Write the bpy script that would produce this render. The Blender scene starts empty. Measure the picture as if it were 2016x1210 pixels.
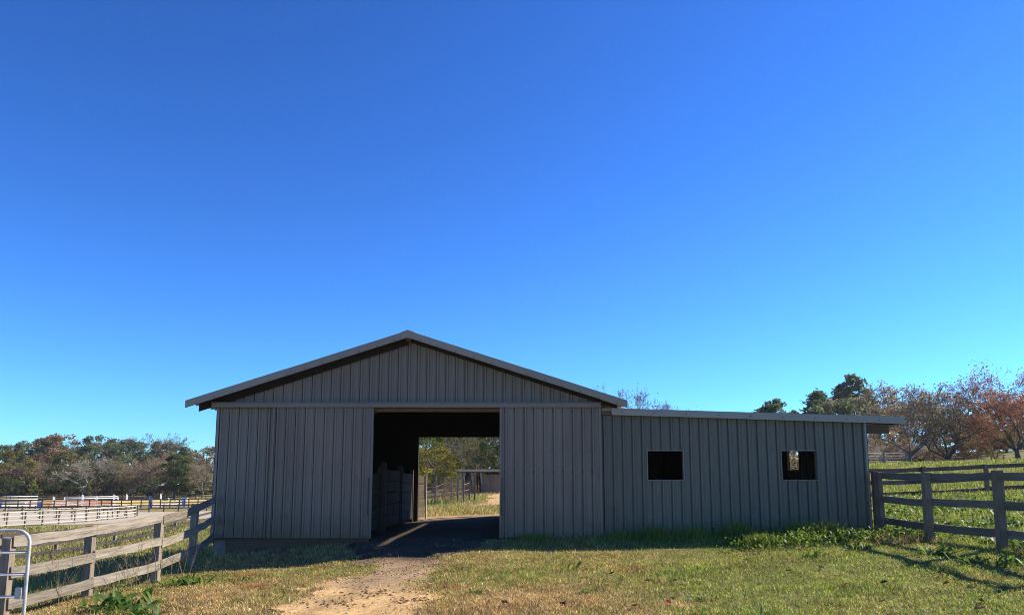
import bpy, math, random
import numpy as np
from mathutils import Matrix, Vector

R = math.radians
random.seed(7)
SC = bpy.context.scene
COL = SC.collection

# ------------------------------------------------------------------ camera
EYE = 1.30                       # above the barn threshold (z = 0)
TILT = math.atan(194 / 1456)
cam_d = bpy.data.cameras.new('camera')
cam = bpy.data.objects.new('camera', cam_d)
COL.objects.link(cam)
cam_d.sensor_width = 36.0
cam_d.lens = 26.0
cam_d.shift_y = 151 / 2016       # the photograph is the upper part of a taller frame
cam_d.clip_start = 0.1
cam_d.clip_end = 5000
cam.location = (0, 0, EYE)
cam.rotation_euler = (math.pi / 2 + TILT, 0, 0)
SC.camera = cam

# ------------------------------------------------------------------ light
SUN_DIR = Vector((3.3, 1.0, 2.55)).normalized()      # towards the sun: right and behind the barn
SUN_EL = math.asin(SUN_DIR.z)
SUN_AZ = math.atan2(SUN_DIR.x, SUN_DIR.y)
world = bpy.data.worlds.new('World')
SC.world = world
world.use_nodes = True
wn, wl = world.node_tree.nodes, world.node_tree.links
sky = wn.new('ShaderNodeTexSky')
sky.sky_type = 'NISHITA'
sky.sun_disc = False
sky.sun_elevation = SUN_EL
sky.sun_rotation = SUN_AZ
sky.altitude = 300
sky.air_density = 1.0
sky.dust_density = 0.1
sky.ozone_density = 2.2
# clear, dry autumn air: the whole sky a deeper blue with a paler rim
pre = wn.new('ShaderNodeVectorMath')
pre.operation = 'SCALE'
pre.inputs['Scale'].default_value = 1 / 4.5
gam = wn.new('ShaderNodeGamma')
gam.inputs['Gamma'].default_value = 1.38
grade = wn.new('ShaderNodeVectorMath')
grade.operation = 'MULTIPLY'
grade.inputs[1].default_value = (0.47 * 4.5, 1.05 * 4.5, 1.80 * 4.5)
wl.new(sky.outputs[0], pre.inputs[0])
wl.new(pre.outputs[0], gam.inputs['Color'])
wl.new(gam.outputs[0], grade.inputs[0])
wl.new(grade.outputs[0], wn['Background'].inputs[0])
wn['Background'].inputs[1].default_value = 0.065
sun_d = bpy.data.lights.new('sun', 'SUN')
sun_d.energy = 5.0
sun_d.angle = R(0.53)
sun_d.color = (1.0, 0.90, 0.74)
sun = bpy.data.objects.new('sun', sun_d)
COL.objects.link(sun)
sun.rotation_euler = (-SUN_DIR).to_track_quat('-Z', 'Y').to_euler()
sun.location = (60, 20, 60)
SC.cycles.filter_width = 1.0
SC.cycles.use_denoising = True
SC.cycles.denoising_prefilter = 'NONE'
SC.view_settings.view_transform = 'Standard'
SC.view_settings.look = 'None'
SC.view_settings.exposure = 0.9
SC.view_settings.gamma = 1.0
SC.view_settings.use_curve_mapping = False

# ------------------------------------------------------------------ helpers
CT, ST = math.cos(TILT), math.sin(TILT)


def at(px, py, Y):
    """world point at depth Y on the sight line through a photograph pixel"""
    r, u = (px - 1008) / 1456, -(py - 756) / 1456
    k = Y / (CT - u * ST)
    return Vector((r * k, Y, EYE + (ST + u * CT) * k))


CTRL = np.array([
    (0, 0, -.45), (-4, 4, -.5), (6, 4, -.3), (-3, 10, -.46), (3, 10, -.42), (8, 9.5, -.25), (8, 12, -.12), (0, 13, -.36), (5, 14, -.2),
    (-2, 15.6, -.27), (-2, 17.5, -.03), (-2, 20, 0.0), (-2, 26.7, .06), (1, 17.4, -.02), (-5, 15.2, -.47), (-3.6, 17.4, -.12),
    (-6.3, 17.4, -.36), (2, 16, -.17), (2.3, 17.4, .02), (4.5, 16.2, -.1), (6, 16.4, .0), (6, 17.4, .13), (8.4, 17.5, .13), (8.5, 16, .1),
    (8.7, 14.5, .1), (9.2, 13, .06), (10, 11, .0), (15, 13, .15), (14, 18, .35),
    (-7, 16.4, -.5), (-6.8, 14.4, -.58), (-7.1, 12.8, -.62), (-7.5, 11.2, -.66), (-8, 9, -.7), (-9.5, 12, -1.0), (-9, 17, -.9),
    (-8, 24, -.6), (-13, 15, -1.35), (-18, 22, -1.75), (-22, 34, -2.1), (-12, 40, -1.5), (-25, 50, -2.3), (-45, 60, -2.3),
    (-30, 80, -2.3), (-60, 80, -2.3), (-50, 110, -2.3), (-90, 110, -2.3), (-35, 140, -2.2), (-70, 160, -2.0), (-120, 160, -2.0),
    (-15, 90, -1.2), (-60, 210, 0.0), (-120, 220, 0.0), (-80, 260, 2.5),
    (-5, 34, .12), (-1, 34, .15), (-4, 45, .36), (-1, 52, .6), (-5, 54, .55), (-4, 70, 1.2), (3, 30, .2), (8, 60, 1.5), (0, 100, 2),
    (12, 24, .55), (20, 30, .9), (27, 31, 1.0), (30, 45, 1.9), (20, 45, 1.7), (28, 58, 2.68), (42, 58, 3.1), (60, 60, 3.5), (35, 70, 2.8), (45, 85, 3.0),
    (60, 90, 3.4), (62, 130, 5.0), (85, 125, 6.6), (110, 120, 8), (40, 130, 4), (80, 200, 8), (0, 250, 6), (60, 20, 2.0), (-40, 15, -2.2), (-60, 30, -2.4),
    (-300, 100, -2), (300, 100, 10), (0, 400, 8), (0, -60, -1), (-300, 400, 5), (300, 400, 12), (100, -60, 1), (-100, -60, -3),
    (-900, 0, 0), (900, 0, 6), (0, 1400, 10), (-900, 1200, 10), (900, 1200, 10), (0, -500, 0)], dtype=float)


def _mq(d2):
    return np.sqrt(d2 + 1.2)


_P = CTRL[:, :2]
_A = _mq(((_P[:, None] - _P[None]) ** 2).sum(-1))
_n = len(CTRL)
_M = np.zeros((_n + 1, _n + 1))
_M[:_n, :_n] = _A
_M[:_n, _n] = 1
_M[_n, :_n] = 1
_W = np.linalg.solve(_M, np.append(CTRL[:, 2], 0))


def H(x, y):
    x = np.asarray(x, float)
    y = np.asarray(y, float)
    out = np.empty(x.size)
    xf, yf = x.ravel(), y.ravel()
    for i in range(0, x.size, 60000):
        d2 = (xf[i:i + 60000, None] - _P[:, 0]) ** 2 + (yf[i:i + 60000, None] - _P[:, 1]) ** 2
        out[i:i + 60000] = _mq(d2) @ _W[:_n] + _W[_n]
    return out.reshape(x.shape)


def hz(x, y):
    return float(H(np.array([x]), np.array([y]))[0])


def vnoise(x, y, scale, seed=0):
    """smooth value noise, 0..1"""
    g = np.random.default_rng(seed).random((64, 64))
    u, v = np.asarray(x) / scale, np.asarray(y) / scale
    i, j = np.floor(u).astype(int), np.floor(v).astype(int)
    fu, fv = u - i, v - j
    fu, fv = fu * fu * (3 - 2 * fu), fv * fv * (3 - 2 * fv)
    a, b = g[i % 64, j % 64], g[(i + 1) % 64, j % 64]
    c, d = g[i % 64, (j + 1) % 64], g[(i + 1) % 64, (j + 1) % 64]
    return (a * (1 - fu) + b * fu) * (1 - fv) + (c * (1 - fu) + d * fu) * fv


def link(o, parent=None):
    COL.objects.link(o)
    if parent is not None:
        o.parent = parent
    return o


def tag(o, label=None, cat=None, group=None, kind=None):
    if label:
        o['label'] = label
    if cat:
        o['category'] = cat
    if group:
        o['group'] = group
    if kind:
        o['kind'] = kind
    return o


def empty(name, loc, label, cat, group=None):
    o = bpy.data.objects.new(name, None)
    o.empty_display_size = 0.2
    COL.objects.link(o)
    o.location = loc
    return tag(o, label, cat, group)


def mesh_np(name, V, F, mat, cols=None, smooth=False):
    """V (n,3), F (m,k) with one polygon size"""
    V = np.asarray(V, np.float32)
    F = np.asarray(F, np.int32)
    me = bpy.data.meshes.new(name)
    me.vertices.add(len(V))
    me.vertices.foreach_set('co', V.ravel())
    m, k = F.shape
    me.loops.add(m * k)
    me.loops.foreach_set('vertex_index', F.ravel())
    me.polygons.add(m)
    me.polygons.foreach_set('loop_start', np.arange(0, m * k, k, dtype=np.int32))
    if smooth:
        me.polygons.foreach_set('use_smooth', np.ones(m, bool))
    if cols is not None:
        a = me.color_attributes.new('Col', 'FLOAT_COLOR', 'POINT')
        c = np.ones((len(V), 4), np.float32)
        c[:, :3] = cols
        a.data.foreach_set('color', c.ravel())
    me.update(calc_edges=True)
    if mat is not None:
        me.materials.append(mat)
    return me


class MB:
    """collects polygons for one mesh"""

    def __init__(s):
        s.v, s.f = [], []

    def add(s, vs, fs):
        o = len(s.v)
        s.v += [tuple(p) for p in vs]
        s.f += [tuple(i + o for i in f) for f in fs]

    def box(s, x0, x1, y0, y1, z0, z1):
        s.add([(x0, y0, z0), (x1, y0, z0), (x1, y1, z0), (x0, y1, z0), (x0, y0, z1), (x1, y0, z1), (x1, y1, z1), (x0, y1, z1)],
              [(0, 3, 2, 1), (4, 5, 6, 7), (0, 1, 5, 4), (1, 2, 6, 5), (2, 3, 7, 6), (3, 0, 4, 7)])

    def prism(s, poly, axis, a, b):
        """poly of 2-D points extruded from a to b along axis ('x' or 'y')"""
        n = len(poly)
        if axis == 'y':
            v = [(p[0], a, p[1]) for p in poly] + [(p[0], b, p[1]) for p in poly]
        else:
            v = [(a, p[0], p[1]) for p in poly] + [(b, p[0], p[1]) for p in poly]
        f = [tuple(range(n)), tuple(range(2 * n - 1, n - 1, -1))]
        f += [(i, i + n, (i + 1) % n + n, (i + 1) % n) for i in range(n)]
        s.add(v, f)

    def tube(s, p0, p1, r0, r1, n=6, cap=True):
        p0, p1 = Vector(p0), Vector(p1)
        d = (p1 - p0)
        if d.length < 1e-6:
            return
        d.normalize()
        a = d.orthogonal().normalized()
        b = d.cross(a)
        v = []
        for p, r in ((p0, r0), (p1, r1)):
            for i in range(n):
                t = 2 * math.pi * i / n
                v.append(p + a * (math.cos(t) * r) + b * (math.sin(t) * r))
        f = [(i, (i + 1) % n, (i + 1) % n + n, i + n) for i in range(n)]
        if cap:
            f += [tuple(range(n - 1, -1, -1)), tuple(range(n, 2 * n))]
        s.add(v, f)

    def sweep(s, pts, r, n=10):
        pts = [Vector(p) for p in pts]
        o = len(s.v)
        up = Vector((.13, .99, .05)).normalized()
        for i, p in enumerate(pts):
            d = (pts[min(i + 1, len(pts) - 1)] - pts[max(i - 1, 0)]).normalized()
            a = up.cross(d).normalized()
            c = d.cross(a)
            for k in range(n):
                t = 2 * math.pi * k / n
                s.v.append(tuple(p + a * (math.cos(t) * r) + c * (math.sin(t) * r)))
        for i in range(len(pts) - 1):
            for k in range(n):
                s.f.append((o + i * n + k, o + i * n + (k + 1) % n, o + (i + 1) * n + (k + 1) % n, o + (i + 1) * n + k))

    def mesh(s, name, mat, smooth=False):
        me = bpy.data.meshes.new(name)
        me.from_pydata(s.v, [], s.f)
        if smooth:
            me.polygons.foreach_set('use_smooth', [True] * len(me.polygons))
        me.update()
        if mat is not None:
            me.materials.append(mat)
        return me

    def build(s, name, mat, parent=None, loc=None, smooth=False):
        o = bpy.data.objects.new(name, s.mesh(name, mat, smooth))
        if loc is not None:
            o.location = loc
        elif parent is not None:
            o.location = -parent.location       # geometry given in world coordinates
        return link(o, parent)


def bevel(o, w=0.004, seg=1):
    m = o.modifiers.new('bevel', 'BEVEL')
    m.width = w
    m.segments = seg
    m.limit_method = 'ANGLE'
    return o


def plank(name, p0, p1, h, t, mat, parent, warp=0.0, seg=4, rng=random, end_jit=0.0):
    """an upright board from p0 to p1 (centre line); grain runs along local X"""
    p0, p1 = Vector(p0), Vector(p1)
    d = p1 - p0
    L = d.length
    x = d.normalized()
    y = Vector((0, 0, 1)).cross(x)
    y = y.normalized() if y.length > 1e-4 else Vector((0, 1, 0))
    z = x.cross(y)
    v, f = [], []
    for i in range(seg + 1):
        k = i / seg
        e = 1 if 0 < i < seg else 0
        dz = rng.uniform(-warp, warp) * e - warp * 1.2 * math.sin(math.pi * k)
        dy = rng.uniform(-warp, warp) * e * .6
        hh = h * (1 + rng.uniform(-.04, .04) * (warp > 0))
        for sy, sz in ((-1, -1), (1, -1), (1, 1), (-1, 1)):
            v.append((-L / 2 + L * k + (rng.uniform(-end_jit, end_jit) if e == 0 else 0), dy + sy * t / 2, dz + sz * hh / 2))
    for i in range(seg):
        a = i * 4
        for j in range(4):
            f.append((a + j, a + 4 + j, a + 4 + (j + 1) % 4, a + (j + 1) % 4))
    f += [(0, 1, 2, 3), (seg * 4 + 3, seg * 4 + 2, seg * 4 + 1, seg * 4)]
    f = [tuple(reversed(q)) for q in f]
    me = bpy.data.meshes.new(name)
    me.from_pydata(v, [], f)
    me.update()
    me.materials.append(mat)
    o = bpy.data.objects.new(name, me)
    m = Matrix((x, y, z)).transposed().to_4x4()
    m.translation = (p0 + p1) / 2 - (parent.location if parent is not None else Vector())
    o.matrix_local = m
    link(o, parent)
    o.matrix_local = m
    return o


def post_up(name, x, y, z0, z1, wx, wy, mat, parent, lean=(0, 0), tilt_top=0.0):
    """a square post; grain runs along local Z; slightly chamfered top"""
    b = MB()
    hh = z1 - z0
    c = .012
    lx, ly = lean
    def ring(z, s):
        k = z / hh
        return [(lx * k - wx / 2 * s, ly * k - wy / 2 * s, z), (lx * k + wx / 2 * s, ly * k - wy / 2 * s, z + tilt_top * k),
                (lx * k + wx / 2 * s, ly * k + wy / 2 * s, z + tilt_top * k), (lx * k - wx / 2 * s, ly * k + wy / 2 * s, z)]
    rings = [ring(0, 1), ring(hh * .5, .98), ring(hh - c, 1), ring(hh, .86)]
    v = [p for r in rings for p in r]
    f = [(3, 2, 1, 0), (12, 13, 14, 15)]
    for i in range(3):
        for j in range(4):
            f.append((i * 4 + j, i * 4 + (j + 1) % 4, i * 4 + 4 + (j + 1) % 4, i * 4 + 4 + j))
    b.add(v, f)
    p = parent.location if parent is not None else Vector()
    return b.build(name, mat, parent, loc=Vector((x, y, z0)) - p)


# ------------------------------------------------------------------ materials
MATS = {}


def nodes(name):
    m = bpy.data.materials.new(name)
    m.use_nodes = True
    nt = m.node_tree
    return m, nt, nt.nodes, nt.links, nt.nodes['Principled BSDF']


def ramp(n, stops):
    r = n.new('ShaderNodeValToRGB')
    e = r.color_ramp.elements
    e[0].position, e[0].color = stops[0][0], (*stops[0][1], 1)
    e[1].position, e[1].color = stops[-1][0], (*stops[-1][1], 1)
    for p, c in stops[1:-1]:
        q = e.new(p)
        q.color = (*c, 1)
    return r


def noise(n, l, scale, detail=4, rough=.6, vec=None, dist=0.0):
    t = n.new('ShaderNodeTexNoise')
    t.inputs['Scale'].default_value = scale
    t.inputs['Detail'].default_value = detail
    t.inputs['Roughness'].default_value = rough
    t.inputs['Distortion'].default_value = dist
    if vec is not None:
        l.new(vec, t.inputs['Vector'])
    return t


def mapped(n, l, scale=(1, 1, 1), src='Object'):
    tc = n.new('ShaderNodeTexCoord')
    mp = n.new('ShaderNodeMapping')
    mp.inputs['Scale'].default_value = scale
    l.new(tc.outputs[src], mp.inputs['Vector'])
    return mp.outputs[0]


def mixc(n, l, fac, a, b, mode='MIX'):
    m = n.new('ShaderNodeMix')
    m.data_type = 'RGBA'
    m.blend_type = mode
    for sock, val in ((m.inputs[0], fac), (m.inputs[6], a), (m.inputs[7], b)):
        if hasattr(val, 'links') or hasattr(val, 'is_output'):
            l.new(val, sock)
        elif isinstance(val, (int, float)):
            sock.default_value = val
        else:
            sock.default_value = (*val, 1)
    return m.outputs[2]


def bump(n, l, bsdf, height, strength=.3, dist=.01):
    b = n.new('ShaderNodeBump')
    b.inputs['Strength'].default_value = strength
    b.inputs['Distance'].default_value = dist
    l.new(height, b.inputs['Height'])
    l.new(b.outputs[0], bsdf.inputs['Normal'])


def wood(name, dark, light, stretch=(1.2, 14, 14), rough=.85, patch=None, patch_amt=.5):
    """weathered wood; grain along local X (or Z by the stretch given)"""
    m, nt, n, l, b = nodes(name)
    v = mapped(n, l, stretch)
    oi = n.new('ShaderNodeObjectInfo')
    add = n.new('ShaderNodeVectorMath')
    add.operation = 'ADD'
    sc = n.new('ShaderNodeVectorMath')
    sc.operation = 'SCALE'
    sc.inputs['Scale'].default_value = 37.0
    cmb = n.new('ShaderNodeCombineXYZ')
    for i in range(3):
        l.new(oi.outputs['Random'], cmb.inputs[i])
    l.new(cmb.outputs[0], sc.inputs[0])
    l.new(v, add.inputs[0])
    l.new(sc.outputs[0], add.inputs[1])
    g = noise(n, l, 3.0, 8, .72, add.outputs[0], .4)
    r = ramp(n, [(.28, dark), (.72, light)])
    l.new(g.outputs[0], r.inputs[0])
    c = r.outputs[0]
    if patch:
        p = noise(n, l, .9, 5, .65, add.outputs[0], .8)
        pr = ramp(n, [(.42, (0, 0, 0)), (.62, (1, 1, 1))])
        l.new(p.outputs[0], pr.inputs[0])
        mm = n.new('ShaderNodeMath')
        mm.operation = 'MULTIPLY'
        mm.inputs[1].default_value = patch_amt
        l.new(pr.outputs[0], mm.inputs[0])
        c = mixc(n, l, mm.outputs[0], c, patch)
    # per-board tone
    mr = n.new('ShaderNodeMapRange')
    mr.inputs['To Min'].default_value = .8
    mr.inputs['To Max'].default_value = 1.18
    l.new(oi.outputs['Random'], mr.inputs[0])
    c = mixc(n, l, 1.0, c, mr.outputs[0], 'MULTIPLY')
    l.new(c, b.inputs['Base Color'])
    b.inputs['Roughness'].default_value = rough
    b.inputs['Specular IOR Level'].default_value = .25
    bump(n, l, b, g.outputs[0], .5, .006)
    MATS[name] = m
    return m


def plain(name, color, rough=.7, metallic=0.0, var=.12, scale=3.0, spec=.4):
    m, nt, n, l, b = nodes(name)
    t = noise(n, l, scale, 5, .6, mapped(n, l))
    lo = tuple(max(0, c * (1 - var)) for c in color)
    hi = tuple(min(1, c * (1 + var)) for c in color)
    r = ramp(n, [(.3, lo), (.7, hi)])
    l.new(t.outputs[0], r.inputs[0])
    l.new(r.outputs[0], b.inputs['Base Color'])
    b.inputs['Roughness'].default_value = rough
    b.inputs['Metallic'].default_value = metallic
    b.inputs['Specular IOR Level'].default_value = spec
    MATS[name] = m
    return m


def siding(name, color, dirt, grime, moss, rough=.42, streak=1.0):
    """painted steel sheet with rain streaks, mud splash near the ground and faint scuffs"""
    m, nt, n, l, b = nodes(name)
    geo = n.new('ShaderNodeNewGeometry')
    sep = n.new('ShaderNodeSeparateXYZ')
    l.new(geo.outputs['Position'], sep.inputs[0])
    mp = n.new('ShaderNodeMapping')
    mp.inputs['Scale'].default_value = (9, 9, .35)
    l.new(geo.outputs['Position'], mp.inputs['Vector'])
    st = noise(n, l, 1.0, 6, .65, mp.outputs[0], .2)
    sr = ramp(n, [(.48, (0, 0, 0)), (.75, (1, 1, 1))])
    l.new(st.outputs[0], sr.inputs[0])
    big = noise(n, l, .45, 5, .6, geo.outputs['Position'], .5)
    br = ramp(n, [(.4, (0, 0, 0)), (.66, (1, 1, 1))])
    l.new(big.outputs[0], br.inputs[0])
    mul = n.new('ShaderNodeMath')
    mul.operation = 'MULTIPLY'
    l.new(sr.outputs[0], mul.inputs[0])
    mul.inputs[1].default_value = .45 * streak
    c = mixc(n, l, mul.outputs[0], color, dirt)
    m2 = n.new('ShaderNodeMath')
    m2.operation = 'MULTIPLY'
    l.new(br.outputs[0], m2.inputs[0])
    m2.inputs[1].default_value = .35
    c = mixc(n, l, m2.outputs[0], c, dirt)
    # mud splashed up from the ground: ragged, own shape
    fine = noise(n, l, 3.5, 6, .7, geo.outputs['Position'], .3)
    ad = n.new('ShaderNodeMath')
    ad.operation = 'MULTIPLY_ADD'
    l.new(fine.outputs[0], ad.inputs[0])
    ad.inputs[1].default_value = -1.3
    l.new(sep.outputs['Z'], ad.inputs[2])
    mr = n.new('ShaderNodeMapRange')
    mr.inputs['From Min'].default_value = .12
    mr.inputs['From Max'].default_value = -.62
    l.new(ad.outputs[0], mr.inputs[0])
    m3 = n.new('ShaderNodeMath')
    m3.operation = 'MULTIPLY'
    l.new(mr.outputs[0], m3.inputs[0])
    m3.inputs[1].default_value = .75
    c = mixc(n, l, m3.outputs[0], c, grime)
    ms = noise(n, l, 1.3, 4, .6, geo.outputs['Position'], .2)
    msr = ramp(n, [(.6, (0, 0, 0)), (.75, (1, 1, 1))])
    l.new(ms.outputs[0], msr.inputs[0])
    m4 = n.new('ShaderNodeMath')
    m4.operation = 'MULTIPLY'
    l.new(msr.outputs[0], m4.inputs[0])
    l.new(mr.outputs[0], m4.inputs[1])
    c = mixc(n, l, m4.outputs[0], c, moss)
    oi = n.new('ShaderNodeObjectInfo')
    tone = n.new('ShaderNodeMapRange')
    tone.inputs['To Min'].default_value = .92
    tone.inputs['To Max'].default_value = 1.08
    l.new(oi.outputs['Random'], tone.inputs[0])
    c = mixc(n, l, 1.0, c, tone.outputs[0], 'MULTIPLY')
    l.new(c, b.inputs['Base Color'])
    rr = n.new('ShaderNodeMapRange')
    rr.inputs['To Min'].default_value = rough - .08
    rr.inputs['To Max'].default_value = rough + .25
    l.new(fine.outputs[0], rr.inputs[0])
    l.new(rr.outputs[0], b.inputs['Roughness'])
    wv = noise(n, l, .8, 2, .5, geo.outputs['Position'])
    bump(n, l, b, wv.outputs[0], .22, .05)
    MATS[name] = m
    return m


def leafmat(name, a, bcol, trans=.35, rough=.6, scale=.35, gloss=.0):
    """leaves: colour from two tones by noise, per-leaf tone from the mesh, per-tree tone by object"""
    m = bpy.data.materials.new(name)
    m.use_nodes = True
    n, l = m.node_tree.nodes, m.node_tree.links
    n.clear()
    out = n.new('ShaderNodeOutputMaterial')
    at_ = n.new('ShaderNodeAttribute')
    at_.attribute_name = 'Col'
    geo = n.new('ShaderNodeNewGeometry')
    t = noise(n, l, scale, 3, .6, geo.outputs['Position'])
    r = ramp(n, [(.36, a), (.64, bcol)])
    l.new(t.outputs[0], r.inputs[0])
    c = mixc(n, l, 1.0, r.outputs[0], at_.outputs['Color'], 'MULTIPLY')
    d = n.new('ShaderNodeBsdfPrincipled')
    d.inputs['Roughness'].default_value = rough
    d.inputs['Specular IOR Level'].default_value = gloss
    tr = n.new('ShaderNodeBsdfTranslucent')
    l.new(c, d.inputs['Base Color'])
    c2 = mixc(n, l, 1.0, c, (1.25, 1.2, .75), 'MULTIPLY')
    l.new(c2, tr.inputs['Color'])
    mx = n.new('ShaderNodeMixShader')
    mx.inputs[0].default_value = trans
    l.new(d.outputs[0], mx.inputs[1])
    l.new(tr.outputs[0], mx.inputs[2])
    l.new(mx.outputs[0], out.inputs[0])
    MATS[name] = m
    return m


def groundmat(name):
    """soil and thatch; vertex colour gives the kind of ground, noise the grain"""
    m, nt, n, l, b = nodes(name)
    at_ = n.new('ShaderNodeAttribute')
    at_.attribute_name = 'Col'
    geo = n.new('ShaderNodeNewGeometry')
    f = noise(n, l, 14, 8, .75, geo.outputs['Position'], .2)
    g = noise(n, l, 1.1, 6, .6, geo.outputs['Position'], .3)
    r = ramp(n, [(.25, (.5, .5, .5)), (.75, (1.45, 1.4, 1.3))])
    l.new(f.outputs[0], r.inputs[0])
    r2 = ramp(n, [(.3, (.8, .82, .8)), (.7, (1.2, 1.16, 1.1))])
    l.new(g.outputs[0], r2.inputs[0])
    c = mixc(n, l, 1.0, at_.outputs['Color'], r.outputs[0], 'MULTIPLY')
    c = mixc(n, l, 1.0, c, r2.outputs[0], 'MULTIPLY')
    l.new(c, b.inputs['Base Color'])
    b.inputs['Roughness'].default_value = .95
    b.inputs['Specular IOR Level'].default_value = .1
    bump(n, l, b, f.outputs[0], .7, .04)
    MATS[name] = m
    return m


siding('sheet_tan', (.235, .19, .138), (.165, .13, .09), (.16, .12, .07), (.11, .105, .05))
siding('sheet_door', (.24, .185, .132), (.155, .118, .08), (.15, .108, .065), (.10, .095, .048), streak=1.3)
siding('sheet_green', (.175, .148, .103), (.13, .11, .072), (.115, .092, .055), (.08, .083, .038), rough=.42)
siding('trim_tan', (.31, .25, .185), (.23, .18, .13), (.22, .16, .10), (.15, .14, .07), rough=.42)
siding('trim_blue', (.36, .30, .23), (.31, .255, .19), (.3, .25, .2), (.2, .18, .1), rough=.32)
siding('roof_sheet', (.50, .44, .36), (.38, .32, .26), (.3, .25, .2), (.2, .18, .1), rough=.35)
plain('shade_board', (.022, .017, .013), .9)  # near black, stands for deep shade indoors and under the overhang
plain('screw', (.05, .045, .04), .6)
wood('pale_wood', (.07, .056, .042), (.30, .26, .20), patch=(.40, .355, .28), patch_amt=.5)
wood('post_wood', (.09, .07, .05), (.26, .21, .155), stretch=(14, 14, 1.2), patch=(.38, .33, .26), patch_amt=.3)
wood('grey_wood', (.070, .056, .042), (.19, .155, .115), patch=(.25, .21, .165), patch_amt=.4)
wood('grey_post', (.11, .078, .052), (.28, .20, .135), stretch=(14, 14, 1.2))
wood('dark_rail', (.035, .03, .026), (.09, .08, .07))
wood('dark_post', (.05, .042, .035), (.13, .11, .09), stretch=(14, 14, 1.2))
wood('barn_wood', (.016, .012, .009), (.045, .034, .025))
wood('frame_wood', (.09, .055, .035), (.2, .13, .085))
wood('frame_wood_v', (.09, .055, .035), (.2, .13, .085), stretch=(14, 14, 1.2))
wood('white_board', (.30, .275, .24), (.52, .49, .43))
wood('white_post', (.32, .29, .25), (.52, .48, .42), stretch=(14, 14, 1.2))
wood('shed_board', (.10, .078, .055), (.24, .19, .14), stretch=(14, 14, 1.2))
plain('galvanized', (.50, .49, .46), .55, .45, .2, 6.0)
plain('blue_paint', (.03, .11, .42), .5)
plain('white_paint', (.72, .71, .68), .5)
plain('orange_paint', (.62, .24, .10), .5)
plain('yellow_paint', (.68, .50, .18), .5)
plain('pink_paint', (.62, .36, .28), .5)
plain('concrete', (.20, .165, .12), .9, 0, .25, 6)
plain('brick', (.10, .055, .038), .9, 0, .25, 3)
plain('shingle', (.045, .036, .03), .9, 0, .25, 3)
plain('glass_dark', (.02, .025, .03), .1, 0, .1, 1, .6)
plain('cloth', (.30, .28, .25), .9, 0, .2, 3)
plain('tin_roof', (.35, .37, .38), .4, .3, .2, 2)
plain('stone_grey', (.30, .27, .23), .9, 0, .35, 25)
plain('bark_grey', (.13, .11, .09), .95, 0, .35, 4)
plain('bark_dark', (.06, .048, .038), .95, 0, .35, 4)
plain('bark_pale', (.34, .30, .25), .9, 0, .25, 4)
plain('bark_twig', (.17, .135, .105), .95, 0, .3, 2)
plain('dry_stem', (.15, .10, .065), .9, 0, .3, 6)
leafmat('grass_blade', (.9, .9, .9), (1.1, 1.1, 1.1), .4, .5, .6, .25)
leafmat('weed_leaf', (.85, .9, .8), (1.1, 1.1, 1.1), .5, .5, 3, .3)
groundmat('soil')

# ------------------------------------------------------------------ the ground
def axis(lo, hi, fine, out_lo, out_hi, growth=1.16):
    a = list(np.arange(lo, hi + 1e-6, fine))
    s, x = fine, lo
    left = []
    while x > out_lo:
        s *= growth
        x -= s
        left.append(x)
    s, x = fine, hi
    right = []
    while x < out_hi:
        s *= growth
        x += s
        right.append(x)
    return np.array(left[::-1] + a + right)


def smooth(a, b, x):
    t = np.clip((x - a) / (b - a), 0, 1)
    return t * t * (3 - 2 * t)


def track_mask(X, Y):
    """1 in the middle of the dirt track, 0 outside, ragged edge"""
    xc = np.interp(Y, [0, 9.5, 12, 15.5, 17.5, 26.7, 34, 50], [-2.3, -2.32, -2.15, -2.25, -1.8, -1.8, -1.6, -.6])
    hw = np.interp(Y, [0, 9.5, 12, 15.5, 17.5, 26.7, 34, 50], [.9, .92, 1.12, 1.2, 1.45, 1.55, 1.6, 1.5])
    rag = (vnoise(X, Y, .45, 3) - .5) * .7 + (vnoise(X, Y, 1.6, 4) - .5) * .9
    return 1 - smooth(.65, 1.15, np.abs(X - xc) / hw + rag)


def green_mask(X, Y):
    """0 dry straw, 1 fresh green"""
    g = .40 + .55 * smooth(-2, 5.0, X) + .16 * (vnoise(X, Y, 1.7, 11) - .5) * 2 + .16 * (vnoise(X, Y, .6, 12) - .5) * 2
    g -= .45 * np.exp(-((X - .8) ** 2 / 6 + (Y - 10.6) ** 2 / 3)) + .2 * np.exp(-((X + 4.2) ** 2 / 5 + (Y - 11) ** 2 / 6))
    g += .35 * np.exp(-((X + 5) ** 2 / 8 + (Y - 14.7) ** 2 / .5))
    g = np.where(X < -7.4, .62 + .3 * (vnoise(X, Y, 2.5, 13) - .5) * 2 - .25 * smooth(1.2, 0, np.abs(X + 8.6)), g)
    g = np.where(X > 8.9, .95 + .3 * (vnoise(X, Y, 2.2, 14) - .5) * 2, g)
    return np.clip(g, 0, 1)


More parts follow.
